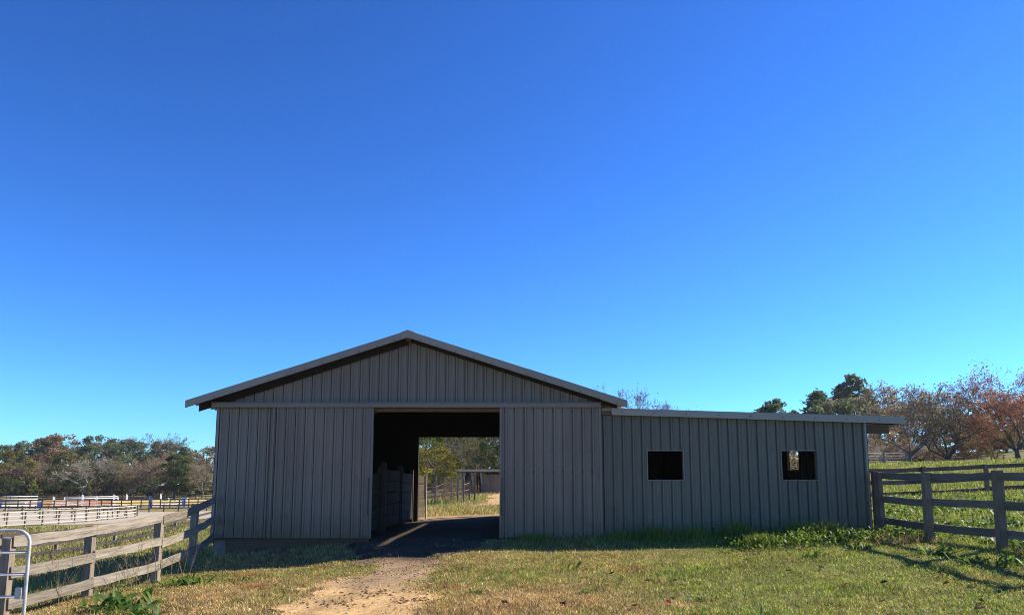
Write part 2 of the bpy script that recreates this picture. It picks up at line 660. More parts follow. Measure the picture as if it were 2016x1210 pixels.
xs = axis(-13, 15, .2, -1500, 1500)
ys = axis(7, 30, .2, -300, 1900)
GX, GY = np.meshgrid(xs, ys)
GZ = H(GX, GY)
near = np.exp(-((GX / 20) ** 4) - ((GY - 15) / 15) ** 4)
GZ += ((vnoise(GX, GY, .9, 21) - .5) * .05 + (vnoise(GX, GY, .35, 22) - .5) * .025) * near
V = np.stack([GX.ravel(), GY.ravel(), GZ.ravel()], 1)
ny, nx = GX.shape
ii = (np.arange(ny - 1)[:, None] * nx + np.arange(nx - 1)[None]).ravel()
F = np.stack([ii, ii + 1, ii + nx + 1, ii + nx], 1)
gm = green_mask(GX, GY).ravel()[:, None]
cols = np.array([.30, .205, .105]) * (1 - gm) + np.array([.17, .165, .06]) * gm
tm = track_mask(GX, GY).ravel()[:, None]
tm = tm * (GY.ravel()[:, None] < 27)
cols = cols * (1 - tm) + np.array([.36, .25, .15]) * tm
ground = link(bpy.data.objects.new('ground', mesh_np('ground', V, F, MATS['soil'], cols, True)))
tag(ground, 'rough grassy farm ground falling to the left and rising to the right', 'ground', kind='structure')


def gz(x, y):
    """height of the built ground sheet"""
    x, y = np.asarray(x, float), np.asarray(y, float)
    i = np.clip(np.searchsorted(xs, x) - 1, 0, nx - 2)
    j = np.clip(np.searchsorted(ys, y) - 1, 0, ny - 2)
    u, v = (x - xs[i]) / (xs[i + 1] - xs[i]), (y - ys[j]) / (ys[j + 1] - ys[j])
    return (GZ[j, i] * (1 - u) + GZ[j, i + 1] * u) * (1 - v) + (GZ[j + 1, i] * (1 - u) + GZ[j + 1, i + 1] * u) * v


def g1(x, y):
    return float(gz(np.array([x]), np.array([y]))[0])


def sheet(name, xa, xb, ya, yb, step, lift, colf, keep=None, label=None):
    X, Y = np.meshgrid(np.arange(xa, xb + 1e-6, step), np.arange(ya, yb + 1e-6, step))
    Z = gz(X, Y) + lift
    n_y, n_x = X.shape
    k = (np.arange(n_y - 1)[:, None] * n_x + np.arange(n_x - 1)[None]).ravel()
    F = np.stack([k, k + 1, k + n_x + 1, k + n_x], 1)
    V = np.stack([X.ravel(), Y.ravel(), Z.ravel()], 1)
    if keep is not None:
        kc = keep(V[F].mean(1)[:, 0], V[F].mean(1)[:, 1])
        F = F[kc]
    used = np.unique(F)
    remap = -np.ones(len(V), int)
    remap[used] = np.arange(len(used))
    V, F = V[used], remap[F]
    o = link(bpy.data.objects.new(name, mesh_np(name, V, F, MATS['soil'], colf(V[:, 0], V[:, 1]), True)))
    tag(o, label, name.split('_')[-1], kind='structure')
    return o


def clay(X, Y):
    a = vnoise(X, Y, .8, 31)[:, None]
    f = (vnoise(X, Y, .22, 32) * .6 + vnoise(X, Y, .09, 33) * .4)[:, None]
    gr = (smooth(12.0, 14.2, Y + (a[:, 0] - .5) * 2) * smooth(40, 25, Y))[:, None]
    barn_shade = (smooth(14.9, 16.0, Y + (f[:, 0] - .5)) * (Y < 27))[:, None]  # barn shadow painted into the track colour from its edge inward
    rut = np.exp(-((np.abs(X + 2.3 + .25 * np.sin(Y * .9)) - .45) / .16) ** 2)[:, None] * (.4 + .6 * a)
    c = np.array([.62, .425, .215]) * (.62 + .6 * f)
    c = c * (1 - .5 * rut) + np.array([.28, .165, .09]) * .5 * rut
    br = np.clip((f - .56) * 5, 0, 1) * .6
    c = c * (1 - br) + np.array([.24, .145, .085]) * br
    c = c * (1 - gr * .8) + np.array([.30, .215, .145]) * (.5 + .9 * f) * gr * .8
    c = c * (1 - barn_shade) + np.array([.085, .065, .05]) * (.7 + .6 * f) * barn_shade
    return c


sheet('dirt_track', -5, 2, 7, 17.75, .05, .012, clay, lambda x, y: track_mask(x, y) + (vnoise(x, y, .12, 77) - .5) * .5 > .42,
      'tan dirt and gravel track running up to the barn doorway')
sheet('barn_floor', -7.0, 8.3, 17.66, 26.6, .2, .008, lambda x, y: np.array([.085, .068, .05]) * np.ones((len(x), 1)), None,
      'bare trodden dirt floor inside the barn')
sheet('rear_track', -5, 5, 26.8, 52, .25, .014, clay, lambda x, y: ((y < 28.7 + vnoise(x, y, .7, 9)) & (x > -3.5) & (x < 3)) | ((y > 36) & (track_mask(x - .8, y) > .6)),
      'pale sandy dirt track seen through the barn')
sheet('riding_arena', -90, -20, 64, 96, 1.0, .02, lambda x, y: np.array([.42, .38, .31]) * np.ones((len(x), 1)),
      lambda x, y: (((x + 56) / 32) ** 4 + ((y - 80) / 15) ** 4) < 1, 'pale sand riding arena behind the white rails')

# ------------------------------------------------------------------ the barn
YF, YR = 17.6, 26.7            # front and rear walls
XL, XR, XC = -7.03, 2.09, -2.47
XE = 8.42                      # end of the lean-to
PITCH = .323
Z_EAVE = 3.35                  # underside of the roof sheet at the side walls


def roof_z(x):
    return Z_EAVE + PITCH * (XR - XC - abs(x - XC))


RIB = .2286


RIB_SHAPE = [(-.048, 0), (-.045, -.030), (-.021, -.030), (-.018, 0), (-.012, .036), (.016, .036), (.038, 0),
             (.076, 0), (.084, .008), (.092, .008), (.096, 0), (.138, 0), (.146, .008), (.154, .008), (.158, 0)]
_RX = np.array([p[0] for p in RIB_SHAPE] + [RIB_SHAPE[0][0] + RIB])
_RH = np.array([p[1] for p in RIB_SHAPE] + [0.0])


def rib_h(x, phase):
    u = (x - phase - _RX[0]) % RIB + _RX[0]
    return float(np.interp(u, _RX, _RH))


def rib_profile(x0, x1, phase):
    """(x, out) points across a sheet: tall ribs every nine inches, two low ones between"""
    pts = {x0: rib_h(x0, phase), x1: rib_h(x1, phase)}
    k = math.floor((x0 - phase) / RIB) - 1
    while phase + k * RIB < x1 + RIB:
        for dx, h in RIB_SHAPE:
            x = phase + k * RIB + dx
            if x0 + .001 < x < x1 - .001:
                pts[x] = h
        k += 1
    return sorted(pts.items())


def sheet_panel(name, x0, x1, zb, zt, y, phase, mat, parent, facing=-1, tf=None):
    """upright ribbed steel sheet; zb/zt numbers or functions of x; facing -1 looks towards -Y"""
    fb = zb if callable(zb) else (lambda x: zb)
    ft = zt if callable(zt) else (lambda x: zt)
    prof = rib_profile(x0, x1, phase)
    n = len(prof)
    v = [(x, y + facing * h, fb(x)) for x, h in prof] + [(x, y + facing * h, ft(x)) for x, h in prof]
    f = [(i, i + 1, n + i + 1, n + i) for i in range(n - 1)]
    if tf:
        v = [tf(*p) for p in v]
    b = MB()
    b.add(v, f)
    o = b.build(name, mat, parent)
    so = o.modifiers.new('sheet', 'SOLIDIFY')
    so.thickness = .004
    so.offset = 0
    return o


barn = empty('metal_barn', (XC, YF, 0), 'large grey ribbed metal barn with open sliding doors and a flat lean-to', 'barn')
T, D, G, K = MATS['sheet_tan'], MATS['sheet_door'], MATS['sheet_green'], MATS['trim_tan']


def part(name, mat, fn, smooth=False):
    b = MB()
    fn(b)
    return b.build(name, mat, barn, smooth=smooth)


def sub(o, parent):
    """make o (already under the barn, same origin) a sub-part of a part of the barn"""
    o.parent = parent
    o.location = o.location - parent.location
    return o


# left fixed bay of the front wall
fw = part('front_wall', MATS['frame_wood'], lambda b: (b.box(XL + .02, -3.36, YF + .05, YF + .09, 2.5, 2.64), b.box(XL + .02, -3.36, YF + .05, YF + .09, 1.2, 1.34),
          b.box(XL + .03, -3.36, YF + .06, YF + .2, -.32, .02), b.box(-3.5, -3.36, YF + .09, YF + .23, -.3, 3.1),
          b.box(-.28, -.14, YF + .09, YF + .23, -.3, 3.1), b.box(-.14, XR - .02, YF + .05, YF + .09, 1.2, 1.34),
          b.box(XL + .1, XR - .1, YF + .09, YF + .15, 3.0, 3.2)))
for a, c in ((XL + .045, -6.25), (-6.25, -5.62), ):
    sub(sheet_panel('wall_panel', a, c, .03, 3.1, YF - .001 * (a > -6.5), XL + .1, T, barn), fw)
sub(sheet_panel('wall_panel', -5.62, -3.36, .03, 3.1, YF + .03, XL + .1, T, barn), fw)
# wall behind the right-hand door
sub(sheet_panel('wall_panel', -.14, XR - .01, .03, 3.1, YF + .03, 0, T, barn), fw)
# gable
gx = np.linspace(XL + .03, XR - .03, 11)
for i in range(10):
    sub(sheet_panel('gable_panel', gx[i] - .01, gx[i + 1] + .01, 3.14, lambda x: roof_z(x) - .005, YF - .004 - .0015 * (i % 2), XC - 20 * RIB, T, barn), fw)
# corner trim
part('corner_trim', K, lambda b: (b.box(XL - .012, XL + .055, YF - .028, YF - .003, .0, 3.12), b.box(XL - .014, XL - .001, YF - .028, YF + .09, .0, 3.12)))
# concrete pier and dark skirting under the left corner
pier = part('foundation_block', MATS['concrete'], lambda b: b.box(-6.98, -6.70, YF + .03, YF + .35, -.62, -.02))
bevel(pier, .03, 2)
pier2 = part('foundation_block', MATS['concrete'], lambda b: b.box(-6.6, -5.9, YF + .25, YF + .5, -.62, -.1))
bevel(pier2, .03, 2)

# the sliding doors
def door(x0, x1, zb, ztop, lean, nm_phase, handle_x):
    d = MB()
    for xx in (x0 + .03, x1 - .03):
        d.box(xx - .03, xx + .03, YF - .075, YF - .037, zb + .02, ztop)
    for zz in (zb + .06, (zb + ztop) / 2, ztop - .08):
        d.box(x0 + .06, x1 - .06, YF - .075, YF - .037, zz - .04, zz + .04)
    o = d.build('sliding_door', MATS['frame_wood'], barn)
    n = 3
    w = (x1 - x0) / n
    for i in range(n):
        sub(sheet_panel('door_panel', x0 + i * w - .008 * (i > 0), x0 + (i + 1) * w + .008 * (i < n - 1), zb, ztop, YF - .08 - .0015 * (i % 2), nm_phase, D, barn), o)
    for xa, xb in ((x0 - .012, x0 + .034), (x1 - .034, x1 + .012)):
        e = MB()
        e.box(xa, xb, YF - .112, YF - .034, zb - .005, ztop + .002)
        sub(e.build('door_edge_trim', D, barn), o)
    h = MB()
    hx = handle_x
    h.tube((hx, YF - .17, .55), (hx, YF - .17, 1.42), .012, .012, 8)
    for z in (.62, 1.36):
        h.tube((hx, YF - .17, z), (hx, YF - .1, z), .012, .012, 8)
    sub(h.build('handle', MATS['screw'], barn), o)
    return o


door(-5.66, -3.30, .03, 3.07, 0, -5.66 + .1, -3.355)
door(-.28, XR + .01, .05, 3.07, 0, -.28 + .14, -.235)
# door track: a boxed trim across the front
trk = part('door_track', T, lambda b: (b.box(XL - .10, -2.3, YF - .15, YF - .01, 3.075, 3.185), b.box(-2.3, XR + .02, YF - .153, YF - .008, 3.073, 3.183)))
bevel(trk, .006)
part('track_cap', MATS['sheet_tan'], lambda b: b.box(XL - .13, XR + .035, YF - .165, YF - .006, 3.188, 3.196))
part('header', MATS['frame_wood'], lambda b: b.box(-3.3, -.28, YF + .01, YF + .05, 2.98, 3.07))

# side and rear walls
side_l = part('side_wall', MATS['frame_wood'], lambda b: [b.box(XL + .06, XL + .10, YF + .12, YR - .05, z, z + .1) for z in (.4, 1.4, 2.4)])
side_r = part('side_wall', MATS['frame_wood'], lambda b: [b.box(XR - .10, XR - .06, YF + .12, YR - .05, z, z + .1) for z in (.4, 1.4, 2.4)])
yy = np.linspace(YF, YR, 11)
for i in range(10):
    sub(sheet_panel('wall_panel', yy[i], yy[i + 1], -.1, 3.33, 0, YF + .1, T, barn, tf=lambda x, y, z: (XL + y, x, z)), side_l)
    sub(sheet_panel('wall_panel', yy[i], yy[i + 1], -.1, 3.33, 0, YF + .1, T, barn, tf=lambda x, y, z: (XR - .03 - y, x, z)), side_r)
rear = part('rear_wall', MATS['barn_wood'], lambda b: (b.box(-3.48, -3.34, YR - .2, YR - .06, -.1, 3.0), b.box(-.2, -.06, YR - .2, YR - .06, -.1, 3.0),
            b.box(-3.34, -.2, YR - .12, YR - .06, 2.94, 3.1)))
for a, c, zb, top in ((XL, -5.2, -.1, None), (-5.2, -3.34, -.1, None), (-3.34, -1.9, 2.94, None), (-1.9, -.2, 2.94, None), (-.2, XR, -.1, None)):
    gap = .10 if a == -5.2 else .005
    sub(sheet_panel('wall_panel', a, c, zb, (lambda g: (lambda x: roof_z(x) - g))(gap), YR, XC, T, barn, facing=1), rear)

# near-black panels added to keep the barn interior dark
part('shade_board', MATS['shade_board'], lambda b: (b.prism([(XL + .05, .0), (-3.50, .0), (-3.50, 2.93), (-.05, 2.93), (-.05, 0), (XR - .12, 0), (XR - .12, 3.27), (XC, 4.68), (-3.4, 4.38), (-5.1, 3.70), (XL + .05, 3.22)][::-1], 'y', YR - .05, YR - .03)))
part('shade_board', MATS['shade_board'], lambda b: (b.box(XL + .11, XL + .13, YF + .3, YR - .06, -.1, 3.0)))
part('shade_board', MATS['shade_board'], lambda b: (b.box(XR - .14, XR - .12, YF + .3, YR - .06, -.1, 3.0)))
# roof
YO0, YO1 = 17.22, 27.1
XT0, XT1 = XC - 5.15, XC + 5.15
roof = part('roof', MATS['frame_wood'], lambda b: [b.box(XC - .05, XC + .05, YO0 + .05, YO1 - .05, roof_z(XC) - .16, roof_z(XC) - .03)])
for s in (-1, 1):
    for k in range(8):
        x = XC + s * (.45 + k * .635)
        z = roof_z(x)
        b = MB()
        b.prism([(x - .045, z - .05 + s * PITCH * .045), (x + .045, z - .05 - s * PITCH * .045), (x + .045, z - .005 - s * PITCH * .045), (x - .045, z - .005 + s * PITCH * .045)][::-1], 'y', YO0 + .02, YO1 - .03)
        sub(b.build('purlin', MATS['barn_wood'], barn), roof)
ry = np.linspace(YO0, YO1, 12)
RS = MATS['roof_sheet']
for i in range(11):
    for s in (-1, 1):
        spans = [(0, 5.15)]
        if s == 1 and 1 <= i <= 9:
            spans = [(0, 4.11), (4.24, 5.15)]       # lapped sheets that do not quite meet: a slit of sun
        for d0, d1 in spans:
            def tf(x, y, z, s=s):
                # x along the barn, z = distance down the slope, y = rib height
                xx = XC + s * z
                return (xx, x, roof_z(XC) - PITCH * z + .006 - y)
            sub(sheet_panel('roof_panel', ry[i] - .006, ry[i + 1] + .006, d0, d1, -.0012 * (i % 2), ry[0] + .1, RS, barn, tf=tf), roof)
# barge rafters, coloured near black to stand for the shade below the overhang
for s, dep in ((-1, .23), (1, .17)):
    b = MB()
    poly = [(XC + s * .02, roof_z(XC) - dep), (XC + s * 4.98, roof_z(XC) - PITCH * 4.98 - dep), (XC + s * 4.98, roof_z(XC) - PITCH * 4.98 - .052), (XC + s * .02, roof_z(XC) - .052)]
    b.prism(poly if s > 0 else poly[::-1], 'y', YF - .085, YF - .045)
    sub(b.build('barge_rafter', MATS['shade_board'], barn), roof)
# rake trim, lapped lengths; front and rear
def rake(y0, y1, d0, d1, s, lift):
    b = MB()
    xa, xb = XC + s * d0, XC + s * d1
    za, zb = roof_z(XC) - PITCH * d0, roof_z(XC) - PITCH * d1
    top, bot = .048 + lift, -.115
    poly = [(xa, za + bot), (xb, zb + bot), (xb, zb + top), (xa, za + top)]
    if s < 0:
        poly = poly[::-1]
    b.prism(poly, 'y', y0, y1)
    # flange lying on the roof
    p2 = [(xa, za + top), (xb, zb + top), (xb, zb + top + .006), (xa, za + top + .006)]
    if s < 0:
        p2 = p2[::-1]
    b.prism(p2, 'y', y0 - .004, y0 + .12)
    return sub(b.build('rake_trim', K, barn), roof)


for s in (-1, 1):
    rake(YO0 - .02, YO0, .05, 2.9, s, 0)
    rake(YO0 - .026, YO0 - .004, 2.86, 5.17, s, .003)
    rake(YO1, YO1 + .02, .05, 5.17, s, 0)
b = MB()
zr = roof_z(XC)
b.prism([(XC - .13, zr - .115 - .13 * PITCH), (XC, zr - .115), (XC + .13, zr - .115 - .13 * PITCH), (XC + .13, zr + .058 - .13 * PITCH), (XC, zr + .065), (XC - .13, zr + .058 - .13 * PITCH)][::-1], 'y', YO0 - .032, YO0 - .022)
b.prism([(XC - .16, zr + .045 - .16 * PITCH), (XC, zr + .05), (XC + .16, zr + .045 - .16 * PITCH), (XC + .16, zr + .062 - .16 * PITCH), (XC, zr + .07), (XC - .16, zr + .062 - .16 * PITCH)][::-1], 'y', YO0 - .03, YO1 + .03)
sub(b.build('ridge_cap', K, barn), roof)
# eave trim on the right hand side: a ribbed closure strip
sub(sheet_panel('eave_strip', YO0, YO1, 0, .5, 0, YO0, MATS['trim_tan'], barn, tf=lambda x, y, z: (2.12 + z, x, 3.285 - .323 * z + y)), roof)

# ------------------------------------------------------------------ the lean-to
WIN = [(3.21, 4.05), (6.38, 7.22)]
WZ0, WZ1 = 1.37, 2.05


def lean_z(x):
    return 3.05 - .155 + (2.84 - 3.05) * (x - 2.36) / (9.28 - 2.36)


lw = part('lean_to_wall', MATS['frame_wood'], lambda b: [b.box(XR + .05, XE - .05, YF + .05, YF + .09, z, z + .12) for z in (.5, 2.4)])
edges = [XR + .015] + [XR + .1 + .9144 * k for k in range(1, 7)] + [XE - .02]
cuts = sorted(set(edges + [w for p in WIN for w in p]))
for i, (a, c) in enumerate(zip(cuts[:-1], cuts[1:])):
    if c - a < .03:
        continue
    mid = (a + c) / 2
    segs = [(-.25, None)]
    if any(w0 < mid < w1 for w0, w1 in WIN):
        segs = [(-.25, WZ0), (WZ1, None)]
    for zb, zt in segs:
        sub(sheet_panel('wall_panel', a, c, zb, zt if zt is not None else (lambda x: lean_z(x) + .08), YF - .0015 * (i % 2), XR + .1, G, barn), lw)
for w0, w1 in WIN:
    b = MB()
    t = .022
    b.box(w0 - .02, w1 + .02, YF - .03, YF + .004, WZ1, WZ1 + t)
    b.box(w0 - .02, w1 + .02, YF - .035, YF + .004, WZ0 - t, WZ0)
    b.box(w0 - .02, w0, YF - .03, YF + .004, WZ0, WZ1)
    b.box(w1, w1 + .02, YF - .03, YF + .004, WZ0, WZ1)
    win = b.build('window', MATS['trim_tan'], barn)
    j = MB()
    j.box(w0 - .04, w0, YF + .006, YF + .14, WZ0 - .04, WZ1 + .04)
    j.box(w1, w1 + .04, YF + .006, YF + .14, WZ0 - .04, WZ1 + .04)
    j.box(w0, w1, YF + .006, YF + .14, WZ0 - .04, WZ0 - .002)
    j.box(w0, w1, YF + .006, YF + .14, WZ1 + .002, WZ1 + .04)
    sub(j.build('frame', MATS['frame_wood'], barn), win)
# end wall with a small side opening, rear wall, inner partition added to keep the lean-to dark
SY0, SY1, SZ0 = 21.6, 22.5, 1.68
for a, c, zb, zt in ((YF, 19.4, -.2, 2.75), (19.4, SY0, -.2, 2.75), (SY0, SY1, -.2, SZ0), (SY0, SY1, 2.45, 2.75), (SY1, YR - 1, -.2, 2.75)):
    sub(sheet_panel('wall_panel', a, c, zb, zt, 0, YF, G, barn, tf=lambda x, y, z: (XE - .01 - y, x, z)), lw)
for a, c in ((XR, 4.2), (4.2, 6.3), (6.3, XE)):
    sub(sheet_panel('wall_panel', a, c, -.2, 2.8, YR - 1, XR, G, barn, facing=1), lw)
part('shade_partition', MATS['barn_wood'], lambda b: b.box(5.2, 5.25, YF + .15, YR - 1.05, 0, 2.7))
# side window frame, sunlit on its far jamb
b = MB()
b.box(XE - .09, XE - .03, SY0 - .05, SY0, SZ0, 2.45)
b.box(XE - .09, XE - .03, SY1, SY1 + .05, SZ0, 2.45)
b.box(XE - .09, XE - .03, SY0 - .05, SY1 + .05, SZ0 - .05, SZ0)
b.build('side_window', MATS['frame_wood'], barn)
ctr = part('corner_trim', MATS['trim_blue'], lambda b: (b.box(XE - .05, XE + .012, YF - .028, YF - .003, -.1, 2.72), b.box(XE + .001, XE + .014, YF - .028, YF + .09, -.1, 2.72)))
# lean-to roof
lroof = part('lean_to_roof', MATS['barn_wood'], lambda b: [b.prism([(2.2, lean_z(2.2) + .0), (9.2, lean_z(9.2) + .0), (9.2, lean_z(9.2) + .09), (2.2, lean_z(2.2) + .09)], 'y', yq, yq + .04) for yq in (17.75, 19.5, 21.5, 23.5, 25.5)])
ly = np.linspace(17.46, 26.0, 11)
for i in range(10):
    def tf(x, y, z):
        return (2.15 + z, x, lean_z(2.15 + z) + .125 - y)
    sub(sheet_panel('roof_panel', ly[i] - .006, ly[i + 1] + .006, 0, 7.12, -.0012 * (i % 2), ly[0] + .1, RS, barn, tf=tf), lroof)
for x0, x1, y0, lift in ((2.36, 5.7, 17.448, 0), (5.66, 9.28, 17.442, .004)):
    b = MB()
    b.prism([(x0, lean_z(x0) - lift), (x1, lean_z(x1) - lift), (x1, lean_z(x1) + .155 + lift), (x0, lean_z(x0) + .155 + lift)], 'y', y0, 17.462)
    b.prism([(x0, lean_z(x0) + .156 + lift), (x1, lean_z(x1) + .156 + lift), (x1, lean_z(x1) + .162 + lift), (x0, lean_z(x0) + .162 + lift)], 'y', y0 - .003, 17.6)
    sub(b.build('fascia', MATS['trim_blue'], barn), lroof)
b = MB()
b.prism([(9.262, 17.462), (9.28, 17.462), (9.28, 26.0), (9.262, 26.0)], 'x', 0, 0) if False else b.box(9.265, 9.28, 17.463, 26.0, lean_z(9.28), lean_z(9.28) + .155)
sub(b.build('fascia', MATS['trim_blue'], barn), lroof)
sub(part('beam', MATS['frame_wood'], lambda b: b.box(XE + .016, 8.98, YF + .01, YF + .1, 2.47, 2.66)), lroof)
sub(part('beam', MATS['frame_wood'], lambda b: b.box(2.12, 2.34, 17.5, 17.56, 2.9, 3.0)), lroof)
# screw heads over the steel
b = MB()
rng = random.Random(3)
def screw(x, y, z, s=.011):
    b.box(x - s, x + s, y - .008, y, z - s, z + s)
k = 0
x = XR + .1
while x < XE - .1:
    for z in (.45, lean_z(x) - .09, 2.46):
        if rng.random() < .85 and not any(w0 - .05 < x < w1 + .05 and WZ0 - .1 < z < WZ1 + .1 for w0, w1 in WIN):
            screw(x + .04, YF - .001, z + rng.uniform(-.015, .015))
    x += RIB
x = 2.6
while x < 9.25:
    screw(x, 17.441, lean_z(x) + .07)
    x += .76
for s in (-1, 1):
    for d in np.arange(.3, 5.1, .42):
        screw(XC + s * d, YO0 - .021, roof_z(XC) - PITCH * d - .085)
x = XL + .14
while x < -5.7:
    for z in (.75, 2.3):
        screw(x + .04, YF - .001, z)
    x += RIB
x = .9
while x < 2.0:
    screw(x, YF - .082, 2.05)
    x += RIB
sc = b.build('screw_heads', MATS['screw'], barn)
sc['kind'] = 'stuff'

# stalls inside, seen through the doorway
def stall(y0, y1, x, top, nb, label):
    e = empty('horse_stall', (x, y0, 0), label, 'stall', 'horse stalls along the left of the barn aisle')
    z0 = .06
    h = (top - z0) / nb
    r = random.Random(int(y0 * 10))
    for k in range(nb):
        z = z0 + (k + .5) * h
        ym = y0 + (y1 - y0) * r.uniform(.35, .65)
        plank('board', (x, y0 + .07, z), (x, ym - .004, z), h - .018, .04, MATS['barn_wood'], e, .004, 2, r)
        plank('board', (x + r.uniform(-.008, .008), ym + .004, z), (x, y1 - .07, z), h - .018, .04, MATS['barn_wood'], e, .004, 2, r)
    for yq in (y0, y1):
        post_up('post', x - .02, yq, -.05, top + r.uniform(.0, .25), .13, .13, MATS['dark_post'], e)
    return e


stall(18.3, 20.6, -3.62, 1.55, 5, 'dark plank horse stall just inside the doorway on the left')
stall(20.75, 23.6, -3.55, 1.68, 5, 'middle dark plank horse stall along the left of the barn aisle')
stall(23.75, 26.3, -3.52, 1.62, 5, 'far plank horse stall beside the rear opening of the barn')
# short stack of boards standing outside the rear opening, one edge in the sun
e = empty('plank_gate', (-3.2, 27.2, 0), 'plank gate folded back outside the rear opening, its edge in the sun', 'gate')
for k in range(5):
    z = .22 + k * .30
    plank('board', (-3.42, 27.0, z), (-3.20, 27.25, z), .27, .035, MATS['grey_wood'], e, 0, 1)
post_up('post', -3.14, 27.3, 0, 1.62, .05, .10, MATS['white_post'], e)

# ------------------------------------------------------------------ fences
def fence(name, label, pts, tops, drops, rail_h, mats, side=1, group=None, psize=.12, post_over=.02, warp=.012, rt=.03, seed=1, base=.25, leans=0.02, skip=(), no_post=()):
    """posts at pts; rails hang below the post-top line by drops (to the rail's centre)"""
    r = random.Random(seed)
    e = empty(name, (pts[0][0], pts[0][1], g1(*pts[0])), label, 'fence', group)
    for i, ((x, y), t) in enumerate(zip(pts, tops)):
        if i in no_post:
            continue
        post_up('post', x, y, g1(x, y) - base, t + post_over, psize, psize, mats[1], e, (r.uniform(-leans, leans), r.uniform(-leans, leans)), r.uniform(-.02, .02))
    for i in range(len(pts) - 1):
        a, b = Vector((*pts[i], tops[i])), Vector((*pts[i + 1], tops[i + 1]))
        d = (b - a).normalized()
        nrm = Vector((d.y, -d.x, 0)).normalized() * side
        off = nrm * (psize / 2 + rt / 2 + .004)
        for k, dr in enumerate(drops):
            if (i, k) in skip:
                continue
            j = r.uniform(-.02, .02)
            gap = d * .003
            plank('rail', a + off + gap - Vector((0, 0, dr + j)), b + off - gap - Vector((0, 0, dr + j + r.uniform(-.02, .02))), rail_h, rt, mats[0], e, warp, 5, r, .004)
    return e


PW, PP = MATS['pale_wood'], MATS['post_wood']
GW, GP = MATS['grey_wood'], MATS['grey_post']
DR, DP = MATS['dark_rail'], MATS['dark_post']


def gp(px, Y):
    """x, y on the ground line through a pixel column near the horizon"""
    return ((px - 1008) / 1456 / 1.012 * Y, Y)


# near left fence, running from the barn corner towards the camera
lp = [(-7.03, 17.5), (-6.92, 16.35), (-6.80, 14.45), (-7.12, 12.75), (-7.42, 11.1)]
lt = [at(417, 976, 17.52).z, at(393, 993, 16.35).z, at(335, 1012, 14.45).z, at(203, 1034, 12.75).z, at(46, 1056, 11.1).z]
fence('board_fence', 'weathered pale three-board fence curving from the barn corner to the metal gate', lp, lt, (.075, .51, .95), .155, (PW, PP), side=-1, seed=5, psize=.13, post_over=-.005, warp=.012, no_post=(0,))
# near right fence
rp = [(8.58, 17.45), (8.70, 15.7), (8.93, 13.75), (9.25, 11.6)]
rt_ = [at(1718, 929, 17.45).z, at(1806, 930, 15.7).z, at(1955, 927, 13.75).z, at(2200, 923, 11.6).z]
e = fence('board_fence', 'grey three-board fence running forward from the corner of the lean-to', rp, rt_, (.085, .62, 1.12), .15, (GW, GP), side=-1, seed=8, psize=.14, post_over=.02, warp=.008)
post_up('post', 8.47, 17.42, g1(8.47, 17.42) - .1, rt_[0] + .02, .10, .14, MATS['frame_wood_v'], e)
# second fence on the right, across the slope behind
sp = [gp(p, y) for p, y in ((1590, 27.0), (1705, 28.2), (1823, 29.2), (1945, 30.2), (2070, 31.2))]
st_ = [at(1590, 925, 27).z, at(1705, 922, 28.2).z, at(1823, 919, 29.2).z, at(1945, 914, 30.2).z, at(2070, 910, 31.2).z]
fence('board_fence', 'dark board fence crossing the green slope behind the near right fence', sp, st_, (.09, .56, .98), .16, (DR, GP), side=-1, seed=11, psize=.13)
# fence beyond the left paddock
mp = [gp(p, y) for p, y in ((-140, 29.5), (6, 32), (118, 35.8), (231, 43), (349, 54), (432, 66))]
mt = [g1(*q) + 1.2 for q in mp]
fence('board_fence', 'dark board fence across the low paddock behind the pale fence', mp, mt, (.09, .56, 1.0), .17, (DR, PP), side=1, seed=12, psize=.14)


def long_fence(label, pxY, n, h, drops, rh, mats, seed, side=-1, ps=.12, group=None):
    P = []
    for i in range(n + 1):
        k = i / n * (len(pxY) - 1)
        j = min(int(k), len(pxY) - 2)
        f = k - j
        (xa, ya), (xb, yb) = gp(*pxY[j]), gp(*pxY[j + 1])
        P.append((xa + (xb - xa) * f, ya + (yb - ya) * f))
    return fence('board_fence', label, P, [g1(*q) + h for q in P], drops, rh, mats, side=side, seed=seed, psize=ps, warp=.004, leans=.01, group=group)


WB, WP = MATS['white_board'], MATS['white_post']
long_fence('pale four-rail arena fence nearest the low paddock', ((-60, 58), (150, 68), (268, 82)), 12, 1.3, (.08, .42, .76, 1.1), .085, (WB, PP), 21, side=1)
long_fence('second pale rail fence inside the arena, behind the nearest one', ((-60, 70), (130, 76), (272, 84)), 11, 1.2, (.08, .5, .92), .075, (WB, PP), 22)
long_fence('dark two-rail fence along the back of the sand arena', ((-60, 88), (160, 91), (408, 96)), 17, .95, (.08, .5), .11, (DR, DP), 27, side=1)
long_fence('dark three-rail fence in front of the horse jumps', ((-60, 103), (200, 106), (408, 112)), 22, 1.3, (.08, .5, .95), .12, (DR, DP), 23, side=1)
long_fence('farthest dark board fence at the foot of the woods', ((-60, 142), (200, 146), (425, 150)), 22, 1.35, (.1, .55, 1.0), .14, (DR, DP), 24, side=1)
# right: far fences
long_fence('silvery five-rail fence beside the brick house', ((1700, 66), (1790, 69)), 2, 1.25, (.08, .33, .58, .83, 1.08), .06, (WB, PP), 25)
long_fence('thin grey fence along the foot of the far hill', ((1845, 82), (2030, 98)), 7, 1.15, (.1, .5, .9), .09, (GW, GP), 26)

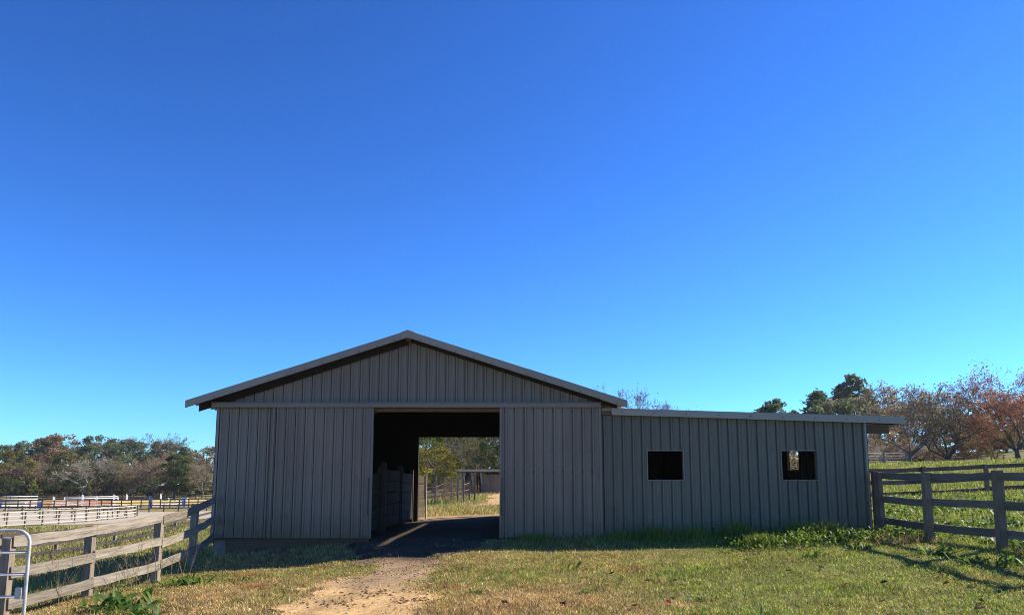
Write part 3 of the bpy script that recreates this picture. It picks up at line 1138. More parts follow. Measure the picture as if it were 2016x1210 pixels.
# tubular gate at the lower left
e = empty('tube_gate', (-7.5, 10.3, g1(-7.5, 10.3)), 'galvanized tube gate with rounded corner at the lower left', 'gate')
ga, gd = Vector((-6.75, 10.55, 0)), Vector((-1, -.22, 0)).normalized()
def gpt(u, z):
    return ga + gd * u + Vector((0, 0, z))
zt = at(40, 1043, 10.55).z
rad = .17
b = MB()
pts = [gpt(3.2, zt), gpt(rad, zt)] + [gpt(rad - rad * math.sin(t), zt - rad + rad * math.cos(t)) for t in np.linspace(0, math.pi / 2, 7)[1:]] + [gpt(0, zt - 1.25)]
b.sweep(pts, .024, 12)
b.build('outer_tube', MATS['galvanized'], e, smooth=True)
for k, dz in enumerate((.30, .60, .90, 1.2)):
    b = MB()
    b.tube(gpt(3.2, zt - dz), gpt(.02, zt - dz), .02, .02, 12)
    b.build('rail', MATS['galvanized'], e, smooth=True)
b = MB()
b.box(*sorted((gpt(.03, 0).x, gpt(.12, 0).x)), gpt(.06, 0).y - .035, gpt(.06, 0).y + .02, zt - .93, zt - .78)
b.build('hinge_plate', MATS['galvanized'], e)
b = MB()
b.tube(gpt(1.6, zt), gpt(1.6, zt - 1.22), .018, .018, 10)
b.build('brace', MATS['galvanized'], e, smooth=True)

# ------------------------------------------------------------------ horse jumps in the far ring
def jump(px, Y, w, h, label, wing_mat, poles, wing_w=.55, wing_h=None, gate=False):
    x, y = gp(px, Y)
    w *= 1.45
    z = g1(x, y)
    e = empty('horse_jump', (x, y, z), label, 'horse jump', 'horse jumps in the far ring')
    wh = wing_h or h
    for s in (0, 1):
        b = MB()
        x0 = x + s * (w + wing_w)
        b.box(x0 - wing_w, x0 - wing_w + .09, y - .05, y + .05, z, z + wh + .1)
        b.box(x0 - .09, x0, y - .05, y + .05, z, z + wh)
        for q in (.12, .5, .88):
            b.box(x0 - wing_w + .09, x0 - .09, y - .03, y + .03, z + wh * q - .05, z + wh * q + .05)
        b.box(x0 - wing_w + .1, x0 - .1, y + .031, y + .045, z + wh * .12, z + wh * .88)
        b.box(x0 - wing_w / 2 - .06, x0 - wing_w / 2 + .06, y - .45, y - .06, z, z + .09)
        b.build('standard', wing_mat, e)
    e.rotation_euler.z = R(48)
    for dz, mat, th in poles:
        b = MB()
        if th > .1:
            b.box(x, x + w, y - .03, y + .03, z + dz - th, z + dz + th)
            b.build('plank', MATS[mat], e)
        else:
            b.tube((x, y, z + dz), (x + w, y, z + dz - .01), th, th, 8)
            b.build('pole', MATS[mat], e, smooth=True)
    return e


jump(4, 108, 3.1, 1.0, 'blue-winged jump with white rails above it', MATS['blue_paint'], ((1.75, 'white_paint', .06), (1.35, 'white_paint', .06), (.95, 'white_paint', .06), (.4, 'white_paint', .14)), .75)
jump(54, 112, 3.7, .9, 'jump with orange and cream planks right of the blue-winged jump', MATS['white_paint'], ((.98, 'yellow_paint', .13), (.62, 'orange_paint', .16), (.2, 'yellow_paint', .12)), .3)
jump(108, 113, 3.9, .9, 'jump with pink and white planks in the middle of the ring', MATS['white_paint'], ((.95, 'pink_paint', .14), (.55, 'white_paint', .14), (.2, 'orange_paint', .12)), .3, 1.6)
jump(164, 113, 4.2, .9, 'jump of pink and orange planks beside two tall white uprights', MATS['white_paint'], ((.95, 'orange_paint', .14), (.55, 'pink_paint', .16), (.18, 'white_paint', .12)), .25, 1.9)
jump(226, 113, 4.6, .9, 'jump with cream planks left of the blue wings', MATS['white_paint'], ((.92, 'yellow_paint', .14), (.5, 'yellow_paint', .12), (.18, 'white_paint', .12)), .25, 1.9)
jump(300, 109, 3.0, 1.2, 'blue-winged jump with cream planks near the barn', MATS['blue_paint'], ((.9, 'yellow_paint', .12), (.5, 'white_paint', .12)), .5, 1.5)
jump(350, 112, 3.6, .9, 'jump with cream planks nearest the barn corner', MATS['white_paint'], ((.92, 'yellow_paint', .14), (.45, 'yellow_paint', .14)), .25, 1.0)
jump(334, 124, 2.0, 1.3, 'small white ladder-shaped jump behind the blue wings', MATS['white_paint'], ((.95, 'white_paint', .06), (.6, 'white_paint', .06), (.25, 'pink_paint', .06)), .3, 1.2)
jump(128, 132, 6.0, 1.1, 'long white panel jump at the back of the ring', MATS['white_paint'], ((1.2, 'white_paint', .07), (.9, 'white_paint', .09)), .2)
e = empty('marker_post', (*gp(388, 120), 0), 'single pale post standing right of the white ladder-shaped jump', 'post')
x, y = gp(388, 120)
post_up('post', x, y, g1(x, y), g1(x, y) + 1.4, .2, .15, MATS['yellow_paint'], e)
x, y = gp(326, 168)
e = empty('field_shelter', (x, y, g1(x, y)), 'small shelter with pale metal roof among the trees at the wood edge', 'shelter')
z = g1(x, y)
for dx in (-1.5, 1.4):
    for dy in (0, 3):
        post_up('post', x + dx, y + dy, z, z + 2.4, .15, .15, DP, e)
b = MB()
b.prism([(y - .3, z + 2.4), (y + 3.4, z + 3.0), (y + 3.4, z + 3.06), (y - .3, z + 2.46)], 'x', x - 1.9, x + 1.8)
b.build('roof', MATS['tin_roof'], e)

# ------------------------------------------------------------------ beyond the barn: stake fence and shed
stk = [(838, 43.0, 951), (856, 41, 940), (874, 45, 938), (888, 43.5, 942), (901, 41, 944), (913, 40.5, 942), (924, 42, 946)]
e = empty('stake_fence', (*gp(838, 43), 0), 'wire fence on slim wooden stakes seen through the barn', 'fence')
for px, Y, ty in stk:
    x, y = gp(px, Y)
    post_up('stake', x, y, g1(x, y) - .1, at(px, ty, Y).z, .09, .09, PP, e, (random.uniform(-.05, .05), 0))
for dz in (.6, .95):
    b = MB()
    q = [Vector((*gp(px, Y), g1(*gp(px, Y)) + dz)) for px, Y, _ in stk]
    for p0, p1 in zip(q[:-1], q[1:]):
        b.tube(p0, p1, .008, .008, 4)
    b.build('wire', MATS['galvanized'], e)
x, y = gp(936, 40)
e = empty('leaning_posts', (x, y, g1(x, y)), 'two crossed leaning posts at the end of the stake fence', 'post')
post_up('post', x - .05, y, g1(x, y) - .1, at(936, 933, 40).z, .09, .09, MATS['frame_wood_v'], e, (.02, 0))
post_up('post', x - .09, y + .1, g1(x, y) - .1, at(938, 955, 40).z, .08, .08, PP, e, (.12, 0))

Y = 50
xa, xb = gp(908, Y)[0], gp(1010, Y)[0]
xm = gp(950, Y)[0]
z0 = g1(xm, Y)
e = empty('open_shed', (xa, Y, z0), 'small grey plank shed with open front bays behind the barn', 'shed')
n = 8
for k in range(n):
    w = (xb - xm) / n
    post_up('plank', xm + (k + .5) * w, Y, z0 - .1, z0 + 1.36 + random.uniform(-.04, .04), w - .012, .03, MATS['shed_board'], e, (0, 0))
for k in range(10):
    w = (xb - xa) / 10
    post_up('plank', xa + (k + .5) * w, Y + 2.4, z0 - .1, z0 + 1.46, w - .01, .03, MATS['barn_wood'], e)
for px in (910, 931, 949):
    post_up('post', gp(px, Y)[0], Y, z0 - .1, z0 + 1.5, .11, .11, MATS['shed_board'], e)
for pa, pb in ((912, 917), (926, 931), (932, 938), (944, 949)):
    x0, x1 = gp(pa, Y)[0], gp(pb, Y)[0]
    b = MB()
    left = pa in (912, 932)
    b.add([(x0, Y - .06, z0 + 1.46), (x1, Y - .06, z0 + 1.46), (x0 if left else x1, Y - .05, z0 + .45), (x0, Y - .09, z0 + 1.46), (x1, Y - .09, z0 + 1.46), (x0 if left else x1, Y - .08, z0 + .45)],
          [(0, 1, 2), (5, 4, 3), (0, 3, 4, 1), (1, 4, 5, 2), (2, 5, 3, 0)])
    b.build('curtain', MATS['cloth'], e)
b = MB()
b.prism([(Y - .5, z0 + 1.47), (Y + 2.7, z0 + 1.66), (Y + 2.7, z0 + 1.71), (Y - .5, z0 + 1.52)], 'x', xa - .3, xb + .3)
b.build('roof', MATS['shingle'], e)

# ------------------------------------------------------------------ brick house on the right
Y = 100
xa, xb = gp(1712, Y)[0], gp(1856, Y)[0]
z0 = at(1780, 920, Y).z - 1.3
e = empty('brick_house', ((xa + xb) / 2, Y, z0), 'low brown brick house behind the bare trees', 'house')
h = 2.5
wins = [(gp(1752, Y)[0], gp(1762, Y)[0], 1.75, 2.6), (gp(1772, Y)[0], gp(1790, Y)[0], .55, 1.2), (gp(1826, Y)[0], gp(1840, Y)[0], 1.2, 2.3)]
b = MB()
b.box(xa, xb, Y, Y + 8, z0 - 1, z0 + h)
b.build('wall', MATS['brick'], e)
for x0, x1, za, zb in wins:
    b = MB()
    b.box(x0 - .1, x1 + .1, Y - .06, Y - .004, z0 + za - .1, z0 + zb + .1)
    w = b.build('window', MATS['white_paint'], e)
    b = MB()
    nn = 2
    for q in range(nn):
        b = MB()
        b.box(x0 + q * (x1 - x0) / nn + .03, x0 + (q + 1) * (x1 - x0) / nn - .03, Y - .075, Y - .064, z0 + za, z0 + zb)
        p = b.build('pane', MATS['glass_dark'], e)
        p.parent = w
        p.location = (0, 0, 0)
b = MB()
b.prism([(Y - .6, z0 + h - .1), (Y + 4, z0 + h + 1.7), (Y + 8.6, z0 + h - .1), (Y + 8.6, z0 + h + .08), (Y + 4, z0 + h + 1.9), (Y - .6, z0 + h + .08)][::-1], 'x', xa - .5, xb + .5)
b.build('roof', MATS['shingle'], e)
gxm = gp(1829, Y)[0]
b = MB()
b.prism([(gxm - 1.9, z0 + h - .1), (gxm + 1.9, z0 + h - .1), (gxm, z0 + h + 1.0)][::-1], 'y', Y - .5, Y + 3)
b.build('gable', MATS['brick'], e)
b = MB()
b.prism([(gxm - 2.3, z0 + h - .15), (gxm, z0 + h + 1.15), (gxm + 2.3, z0 + h - .15), (gxm + 2.3, z0 + h), (gxm, z0 + h + 1.32), (gxm - 2.3, z0 + h)], 'y', Y - .8, Y + 3.5)
b.build('gable_roof', MATS['shingle'], e)

# ------------------------------------------------------------------ trees
def tree_tone(rng, n, lo=.72, hi=1.3, hue=.1):
    t = rng.uniform(lo, hi, (n, 1))
    return t * (1 + rng.uniform(-hue, hue, (n, 3)))


def leaf_quads(C, size, rng, tone=None, aspect=1.0, flat=0.0):
    """one small quad per centre, random attitude"""
    n = len(C)
    a = rng.normal(size=(n, 3))
    a[:, 2] *= (1 - flat)
    a /= np.linalg.norm(a, axis=1, keepdims=True)
    b = np.cross(a, rng.normal(size=(n, 3)))
    b /= np.linalg.norm(b, axis=1, keepdims=True) + 1e-9
    s = (size * rng.uniform(.55, 1.35, (n, 1))) / 2
    a, b = a * s * aspect, b * s
    V = np.stack([C - a - b * .35, C - a * .1 + b * -1, C + a, C + b], 1).reshape(-1, 3)
    F = np.arange(4 * n).reshape(n, 4)
    if tone is None:
        tone = tree_tone(rng, n)
    return V, F, np.repeat(tone, 4, 0)


def skeleton(rng, trunk_h, r0, L0, levels, first, kids, ang, ratio, up, droop=0.0, lean=0.05):
    """recursive limbs; returns segments (p0, p1, r0, r1, level) and twig tips"""
    segs, tips = [], []
    p = np.zeros(3)
    d = np.array([rng.normal() * lean, rng.normal() * lean, 1.0])
    r = r0
    for k in range(3):
        q = p + d / np.linalg.norm(d) * trunk_h / 3
        segs.append((p, q, r, r * .9, 0))
        p, r = q, r * .9
        d = d + rng.normal(size=3) * .08 * [1, 1, 0]
    st = []
    for i in range(first):
        t = 2 * math.pi * (i + rng.uniform(-.3, .3)) / first
        tilt = ang * rng.uniform(.6, 1.25)
        st.append((p - np.array([0, 0, trunk_h * .18 * rng.random()]), np.array([math.cos(t) * math.sin(tilt), math.sin(t) * math.sin(tilt), math.cos(tilt)]), L0 * rng.uniform(.8, 1.15), r * .72, 1))
    while st:
        p, d, L, r, lv = st.pop()
        n = 3 if lv < 3 else 2
        rr = r
        for k in range(n):
            d = d + rng.normal(size=3) * .16 + np.array([0, 0, up - droop * lv])
            d = d / np.linalg.norm(d)
            q = p + d * L / n
            r2 = rr * (.86 if n == 3 else .8)
            segs.append((p, q, rr, r2, lv))
            if lv >= 2 and lv < levels and rng.random() < .45:
                s = rng.normal(size=3)
                dd = d * .55 + s / np.linalg.norm(s) * .8
                st.append((q, dd / np.linalg.norm(dd), L * ratio * .75, r2 * .5, lv + 1))
            p, rr = q, r2
        if lv >= levels:
            tips.append(p)
            continue
        for i in range(kids if rng.random() < .6 else kids - 1 + (kids < 3)):
            s = rng.normal(size=3)
            s -= d * (s @ d)
            s /= np.linalg.norm(s) + 1e-9
            a = ang * rng.uniform(.45, 1.0)
            dd = d * math.cos(a) + s * math.sin(a)
            st.append((p, dd, L * ratio * rng.uniform(.8, 1.15), rr * .75, lv + 1))
    return segs, np.array(tips)


def wood_mesh(name, segs, mat, rmin=.012):
    V, F = [], []
    for p, q, a, b, lv in segs:
        n = 7 if lv == 0 else (5 if lv <= 2 else 3)
        d = q - p
        L = np.linalg.norm(d)
        if L < 1e-6:
            continue
        d = d / L
        u = np.cross(d, [.31, .77, .55])
        u /= np.linalg.norm(u)
        w = np.cross(d, u)
        t = np.arange(n) * 2 * math.pi / n
        ring = np.cos(t)[:, None] * u + np.sin(t)[:, None] * w
        o = sum(len(x) for x in V) if False else wood_mesh.o
        V.append(p + ring * max(a, rmin))
        V.append(q + ring * max(b, rmin * .8))
        i = np.arange(n)
        F.append(np.stack([o + i, o + (i + 1) % n, o + n + (i + 1) % n, o + n + i], 1))
        wood_mesh.o += 2 * n
    wood_mesh.o = 0
    return mesh_np(name, np.concatenate(V), np.concatenate(F), mat, None, True)


wood_mesh.o = 0
PROTO = {}


def proto_bare(key, seed, bark, leaf, nleaf, leaf_size, h=10.0, levels=6, first=4, kids=3, ang=.62, ratio=.74, trunk=.18, up=.05, r=.24, rmin=.012, L=.27, top_bias=0.0):
    rng = np.random.default_rng(seed)
    segs, tips = skeleton(rng, h * trunk, r, h * L, levels, first, kids, ang, ratio, up)
    top = max(s[1][2] for s in segs)
    k = h / top
    segs = [(a * k, b * k, c, d, e) for a, b, c, d, e in segs]
    tips = tips * k
    tr = wood_mesh('trunk', segs, MATS[bark], rmin)
    cr = None
    if nleaf:
        w = np.ones(len(tips))
        if top_bias:
            w = np.clip(tips[:, 2] / h, .05, 1) ** top_bias
        idx = rng.choice(len(tips), nleaf, p=w / w.sum())
        C = tips[idx] + rng.normal(size=(nleaf, 3)) * .22 * h / 10
        V, F, t = leaf_quads(C, leaf_size, rng)
        cr = mesh_np('crown', V, F, MATS[leaf], t)
    PROTO[key] = (tr, cr)


def proto_leafy(key, seed, bark, leaf, h=10.0, rx=3.4, nclump=46, per=105, leaf_size=.27, base=.22, shape='round', clump_r=.9, limbs=14):
    rng = np.random.default_rng(seed)
    C, cen = [], []
    tone = []
    for i in range(nclump):
        while True:
            q = rng.uniform(-1, 1, 3)
            d = np.linalg.norm(q)
            if .25 < d < 1:
                break
        q = q / d * (d ** .5)
        z = (q[2] + 1) / 2
        if shape == 'cone':
            wdt = (1 - z) ** .8 + .06
        elif shape == 'dome':
            wdt = math.sqrt(max(0, 1 - (z * .95) ** 2)) * .95 + .08
        else:
            wdt = 1.0
        c = np.array([q[0] * rx * wdt, q[1] * rx * wdt, h * (base + (1 - base) * (.04 + .92 * z))])
        cen.append(c)
        rr = clump_r * rng.uniform(.6, 1.25)
        m = int(per * rng.uniform(.6, 1.3))
        g = rng.normal(size=(m, 3))
        g /= np.linalg.norm(g, axis=1, keepdims=True)
        g *= rr * rng.random((m, 1)) ** .45 * [1, 1, .72]
        C.append(c + g)
        tone.append(tree_tone(rng, m) * rng.uniform(.75, 1.2))
    V, F, t = leaf_quads(np.concatenate(C), leaf_size, rng, np.concatenate(tone))
    cr = mesh_np('crown', V, F, MATS[leaf], t)
    segs = [(np.zeros(3), np.array([0, 0, h * .35]), .022 * h, .018 * h, 0), (np.array([0, 0, h * .35]), np.array([.1, 0, h * .8]), .018 * h, .005 * h, 0)]
    for i in range(min(limbs, nclump)):
        z = rng.uniform(.25, .65) * h
        z = min(z, cen[i][2])
        segs.append((np.array([0, 0, z * .8]), cen[i], .008 * h, .003 * h, 2))
    PROTO[key] = (wood_mesh('trunk', segs, MATS[bark]), cr)


def proto_pine(key, seed, h=18.0, crown=.5, n=40, spread=2.9, per=54, droop=.0, bark='bark_dark', leaf='pine_leaf', size=.4):
    rng = np.random.default_rng(seed)
    segs = [(np.array([0, 0, h * i / 6]), np.array([rng.normal() * .08, rng.normal() * .08, h * (i + 1) / 6]), .2 * (1 - i / 7), .2 * (1 - (i + 1) / 7), 0) for i in range(6)]
    for i in range(5):
        segs[i + 1] = (segs[i][1],) + segs[i + 1][1:]
    C, tone = [], []
    for i in range(n):
        k = (i + rng.random()) / n
        z = h * (1 - crown + crown * k * .98)
        L = spread * (1 - k ** 1.6 * .85) * rng.uniform(.5, 1.1) * (.55 + .45 * min(1, k * 4))
        t = i * 2.4 + rng.uniform(-.4, .4)
        tip = np.array([math.cos(t) * L, math.sin(t) * L, z + L * (.12 - droop)])
        segs.append((np.array([0, 0, z]), tip, .05, .015, 2))
        for f in (.55, .8, 1.0):
            m = int(per * rng.uniform(.5, 1.2) / 3)
            c = np.array([0, 0, z]) * (1 - f) + tip * f
            C.append(c + rng.normal(size=(m, 3)) * [.36, .36, .2])
            tone.append(tree_tone(rng, m) * rng.uniform(.75, 1.2))
    m = per
    C.append(np.array([0, 0, h]) + rng.normal(size=(m, 3)) * [.4, .4, .35])
    tone.append(tree_tone(rng, m))
    V, F, t = leaf_quads(np.concatenate(C), size, rng, np.concatenate(tone), aspect=1.5)
    PROTO[key] = (wood_mesh('trunk', segs, MATS[bark]), mesh_np('crown', V, F, MATS[leaf], t))


leafmat('pine_leaf', (0.091, 0.126, 0.073), (0.154, 0.196, 0.112), 0.42)
leafmat('olive_leaf', (0.119, 0.119, 0.039), (0.210, 0.189, 0.059), 0.42)
leafmat('green_leaf', (0.063, 0.098, 0.028), (0.119, 0.161, 0.045), 0.42)
leafmat('dark_leaf', (0.049, 0.077, 0.028), (0.098, 0.126, 0.048), 0.42)
leafmat('rust_leaf', (.24, .15, .09), (.33, .22, .14), .42)
leafmat('brown_leaf', (0.182, 0.119, 0.067), (0.280, 0.196, 0.115), 0.42)
leafmat('tan_leaf', (.235, .19, .13), (.33, .275, .19), .42)
leafmat('yellow_leaf', (0.187, 0.165, 0.039), (0.286, 0.231, 0.055), 0.40)
leafmat('lime_leaf', (0.143, 0.176, 0.033), (0.220, 0.242, 0.050), 0.40)
leafmat('red_leaf', (.29, .125, .10), (.36, .19, .12), .38)
leafmat('orange_leaf', (.28, .17, .07), (.24, .20, .07), .38)
leafmat('pink_leaf', (.25, .185, .155), (.33, .25, .205), .35)

proto_bare('bare_a', 1, 'bark_grey', 'brown_leaf', 1100, .14, first=5, kids=3, levels=6, ang=.70, top_bias=1.5)
proto_bare('bare_b', 2, 'bark_dark', 'brown_leaf', 1700, .14, first=5, kids=3, levels=6, ang=.78, trunk=.12, top_bias=1.0)
proto_bare('bare_pale', 3, 'bark_pale', 'brown_leaf', 0, .2, first=4, kids=3, levels=6, ang=.62, r=.26, rmin=.03, L=.3)
proto_bare('twiggy_a', 4, 'bark_twig', 'tan_leaf', 2600, .19, first=4, kids=3, levels=5, ang=.55, rmin=.035)
proto_bare('twiggy_b', 5, 'bark_twig', 'tan_leaf', 3600, .19, first=5, kids=3, levels=5, ang=.66, trunk=.12, rmin=.035)
proto_bare('autumn', 6, 'bark_dark', 'red_leaf', 10000, .18, h=12.5, first=5, kids=3, levels=6, ang=.70, trunk=.16, r=.28)
proto_bare('wispy', 8, 'bark_grey', 'pink_leaf', 1100, .16, h=10.5, first=4, kids=3, levels=6, ang=.42, trunk=.3, r=.2, up=.09)
proto_leafy('round_a', 11, 'bark_dark', 'olive_leaf', rx=3.3)
proto_leafy('round_b', 12, 'bark_dark', 'olive_leaf', rx=3.9, nclump=54, base=.15)
proto_leafy('tall_a', 13, 'bark_dark', 'green_leaf', h=11, rx=2.5, nclump=50, base=.12)
proto_leafy('cone_a', 14, 'bark_dark', 'lime_leaf', h=5, rx=1.5, nclump=34, per=60, leaf_size=.22, base=.05, shape='cone', clump_r=.42)
proto_leafy('dome_a', 15, 'bark_dark', 'dark_leaf', h=10.5, rx=3.4, nclump=150, per=80, leaf_size=.27, base=.25, shape='dome', clump_r=.7)
proto_leafy('near_a', 16, 'bark_grey', 'yellow_leaf', h=7, rx=3.0, nclump=60, per=95, leaf_size=.16, base=.1, clump_r=.75)
proto_leafy('near_b', 17, 'bark_dark', 'dark_leaf', h=8.5, rx=3.0, nclump=70, per=110, leaf_size=.18, base=.06, clump_r=.8)
proto_pine('pine_a', 21)
proto_pine('pine_b', 22, crown=.62, spread=3.2, n=54)
proto_pine('pine_c', 23, h=14, crown=.75, spread=3.4, n=60, droop=.12)
proto_pine('pine_tuft', 24, h=18, crown=.34, spread=2.6, n=24, per=66)
HEIGHT = {}
for k_, (a_, b_) in PROTO.items():
    HEIGHT[k_] = max(v.co.z for v in (b_ or a_).vertices)


def tree(key, px, Y, top_y, label, name='tree', leaf=None, bark=None, wide=1.0, group=None, rot=None, x=None, sink=.15):
    x0, y0 = gp(px, Y) if x is None else (x, Y)
    z = g1(x0, y0) - sink
    h = at(px, top_y, Y).z - z
    e = empty(name, (x0, y0, z), label, 'tree' if 'shrub' not in name else 'shrub', group)
    s = h / HEIGHT[key]
    e.scale = (s * wide, s * wide, s)
    e.rotation_euler.z = rot if rot is not None else random.uniform(0, 6.28)
    for nm, me, mat in (('trunk', PROTO[key][0], bark), ('crown', PROTO[key][1], leaf)):
        if me is None:
            continue
        o = link(bpy.data.objects.new(nm, me), e)
        if mat:
            o.material_slots[0].link = 'OBJECT'
            o.material_slots[0].material = MATS[mat]
    return e


# --- woods beyond the left paddock: named trees you can pick out
GRP = 'trees of the woods behind the riding ring'
for key, px, Y, ty, leaf, wide, name, lab in (
    ('round_b', 112, 225, 852, 'rust_leaf', 1.35, 'tree', 'large rust-brown tree rising highest at the left of the wooded ridge'),
    ('bare_a', 156, 228, 856, None, 1.2, 'bare_tree', 'leafless grey tree on the ridge right of the rust-brown one'),
    ('wispy', 280, 226, 848, 'pink_leaf', 1.6, 'tree', 'thin reddish tree poking above the pines on the ridge'),
    ('round_a', 402, 205, 876, 'tan_leaf', 1.1, 'tree', 'tan autumn tree on the ridge touching the barn corner'),
    ('round_b', 195, 200, 869, 'pine_leaf', 1.5, 'pine_tree', 'broad dark green pine crown in the middle of the wooded ridge'),
    ('pine_b', 72, 226, 861, None, 2.0, 'pine_tree', 'dark pine left of the rust-brown ridge tree'),
    ('round_a', 180, 232, 855, 'pine_leaf', 1.0, 'pine_tree', 'rounded pine top just right of the leafless ridge tree'),
    ('bare_pale', 176, 158, 894, None, 1.35, 'bare_tree', 'pale leafless tree with white forked limbs at the edge of the woods'),
    ('cone_a', 63, 150, 943, None, .95, 'conifer', 'small yellow-green conical tree behind the white-railed jump'),
    ('round_b', 108, 160, 918, 'dark_leaf', 1.15, 'tree', 'dark green bushy tree right of the small yellow-green conifer'),
    ('twiggy_b', 212, 160, 897, 'olive_leaf', 1.15, 'tree', 'grey twiggy tree right of the pale leafless one'),
    ('round_a', 205, 158, 925, 'dark_leaf', .8, 'tree', 'dark evergreen tucked under the grey twiggy tree'),
    ('twiggy_a', 258, 160, 900, 'tan_leaf', 1.3, 'tree', 'tan half-bare tree left of the pale-roofed shelter'),
    ('twiggy_b', 302, 163, 898, 'brown_leaf', 1.2, 'tree', 'brown half-bare tree directly behind the pale-roofed shelter'),
    ('tall_a', 343, 160, 890, 'dark_leaf', 1.25, 'tree', 'tall dark evergreen right of the pale-roofed shelter'),
    ('tall_a', 366, 165, 898, 'green_leaf', 1.1, 'tree', 'green tree between the dark evergreen and the barn'),
    ('twiggy_a', 398, 160, 902, 'tan_leaf', 1.2, 'tree', 'tan twiggy tree beside the left barn corner'),
    ('round_b', 22, 170, 884, 'olive_leaf', 1.2, 'tree', 'olive autumn tree at the left edge of the picture'),
    ('twiggy_b', 58, 172, 896, 'brown_leaf', 1.2, 'tree', 'brown-grey tree between the olive edge tree and the rust one'),
    ('round_a', 132, 182, 884, 'olive_leaf', 1.2, 'tree', 'yellow-olive tree below the leafless ridge tree'),
    ('twiggy_b', 92, 180, 902, 'rust_leaf', 1.3, 'tree', 'rusty half-bare tree in front of the highest ridge tree'),
    ('round_b', 20, 158, 940, 'dark_leaf', 1.2, 'shrub', 'dark thicket at the left edge behind the jumps'),
    ('round_a', 155, 163, 935, 'dark_leaf', 1.0, 'shrub', 'dark thicket left of the pale leafless tree'),
    ('round_b', 240, 164, 940, 'dark_leaf', 1.0, 'shrub', 'dark thicket in the middle of the wood edge'),
    ('round_b', 290, 168, 938, 'dark_leaf', 1.1, 'shrub', 'dark thicket behind the pale-roofed shelter'),
    ('round_b', 392, 166, 935, 'dark_leaf', 1.0, 'shrub', 'dark thicket beside the left barn corner'),
    ('cone_a', 172, 150, 948, 'olive_leaf', .7, 'shrub', 'small olive bush at the foot of the pale leafless tree'),
    ('twiggy_a', 240, 178, 893, 'brown_leaf', 1.2, 'tree', 'brown tree top left of the reddish ridge tree'),
    ('twiggy_b', 330, 185, 884, 'brown_leaf', 1.1, 'tree', 'brown tree under the right end of the pine ridge'),
):
    tree(key, px, Y, ty, lab, name, leaf, None, wide, GRP)
for i, (px, ty) in enumerate(((8, 874), (28, 869), (48, 866), (92, 863), (212, 861), (236, 862), (258, 864), (303, 866), (322, 866), (338, 870), (356, 876), (376, 884), (-20, 872), (-45, 868))):
    tree(('round_a', 'pine_b', 'round_b')[i % 3], px, 222 + (i * 7) % 17, ty, 'dark green pine crown merging into the skyline of the wooded ridge', 'pine_tree', 'pine_leaf', None, 1.5 if i % 3 == 1 else 1.15, 'pines along the wooded ridge')
for i, px in enumerate((-70, -40, -15, 5, 40, 75, 105, 140, 170, 200, 228, 262, 285, 315, 350, 380, 412)):
    tree(('round_b', 'twiggy_b', 'round_a')[i % 3], px, 188 + (i * 5) % 11, 906 + (i * 7) % 16, 'dull brown and green tree deep in the woods behind the riding ring', 'tree', ('brown_leaf', 'olive_leaf', 'green_leaf', 'brown_leaf')[i % 4], None, 1.5, 'trees deep in the woods')

for i, px in enumerate(range(-60, 420, 24)):
    tree(('round_b', 'round_a')[i % 2], px + (i * 5) % 9, 172 + (i * 5) % 9, 934 + (i * 11) % 14, 'low dark undergrowth bush along the foot of the woods', 'shrub', ('dark_leaf', 'green_leaf', 'brown_leaf')[i % 3], None, 1.9, 'undergrowth along the foot of the woods', sink=1.2)
# --- seen through the barn
GB = 'trees behind the open shed'
tree('near_a', 852, 58, 868, 'yellow-olive bushy tree seen through the left of the barn opening', 'tree', None, None, 1.25, GB)
tree('bare_pale', 938, 62, 846, 'grey leafless tree above the shed seen through the barn', 'bare_tree', None, 'bark_grey', 1.0, GB)
tree('twiggy_b', 905, 66, 850, 'grey twiggy tree in the middle of the barn opening', 'tree', 'olive_leaf', None, 1.1, GB)
tree('near_b', 985, 60, 835, 'dark evergreen beside the right edge of the barn opening', 'tree', None, None, 1.0, GB)
tree('near_a', 898, 54, 926, 'low yellow-green shrub beside the open shed', 'shrub', 'lime_leaf', None, 1.1, GB)
tree('near_b', 880, 74, 845, 'dark tree behind the yellow-olive one through the barn', 'tree', 'dark_leaf', None, 1.2, GB)
tree('near_b', 830, 70, 838, 'dark tree at the left edge of the rear opening', 'tree', 'green_leaf', None, 1.2, GB)
tree('near_b', 940, 76, 838, 'dark tree behind the grey leafless tree through the barn', 'tree', 'dark_leaf', None, 1.2, GB)

for i, (px, ty) in enumerate(((815, 815), (850, 812), (885, 810), (920, 810), (955, 810), (990, 815))):
    tree('round_b', px, 88 + (i % 3) * 4, ty, 'tree of the dim green backdrop beyond the shed', 'tree', ('green_leaf', 'olive_leaf', 'dark_leaf')[i % 3], None, 1.15, 'backdrop trees beyond the shed', sink=1.5)
# --- right side
tree('near_a', 1590, 44, 820, 'twiggy brown shrub filling the view through the right-hand window', 'shrub', 'tan_leaf', None, 1.3, 'trees round the brick house')
tree('near_b', 1568, 60, 835, 'brown bush behind the one framed by the right-hand window', 'shrub', 'brown_leaf', None, 1.2, 'trees round the brick house')
GR = 'trees round the brick house'
tree('wispy', 1232, 70, 751, 'wispy grey-pink tree showing over the roof junction', 'tree', None, None, .9, GR)
tree('wispy', 1362, 80, 795, 'few bare twigs showing just over the lean-to roof', 'bare_tree', None, None, .7, GR)
tree('dome_a', 1533, 92, 782, 'round dark evergreen dome above the lean-to roof', 'tree', 'pine_leaf', None, 1.15, GR)
tree('pine_c', 1622, 140, 764, 'broad dark pine with drooping boughs above the lean-to', 'pine_tree', None, None, 1.8, GR)
tree('pine_tuft', 1692, 150, 733, 'tallest pine with tufted top above the end of the lean-to', 'pine_tree', None, None, 1.6, GR)
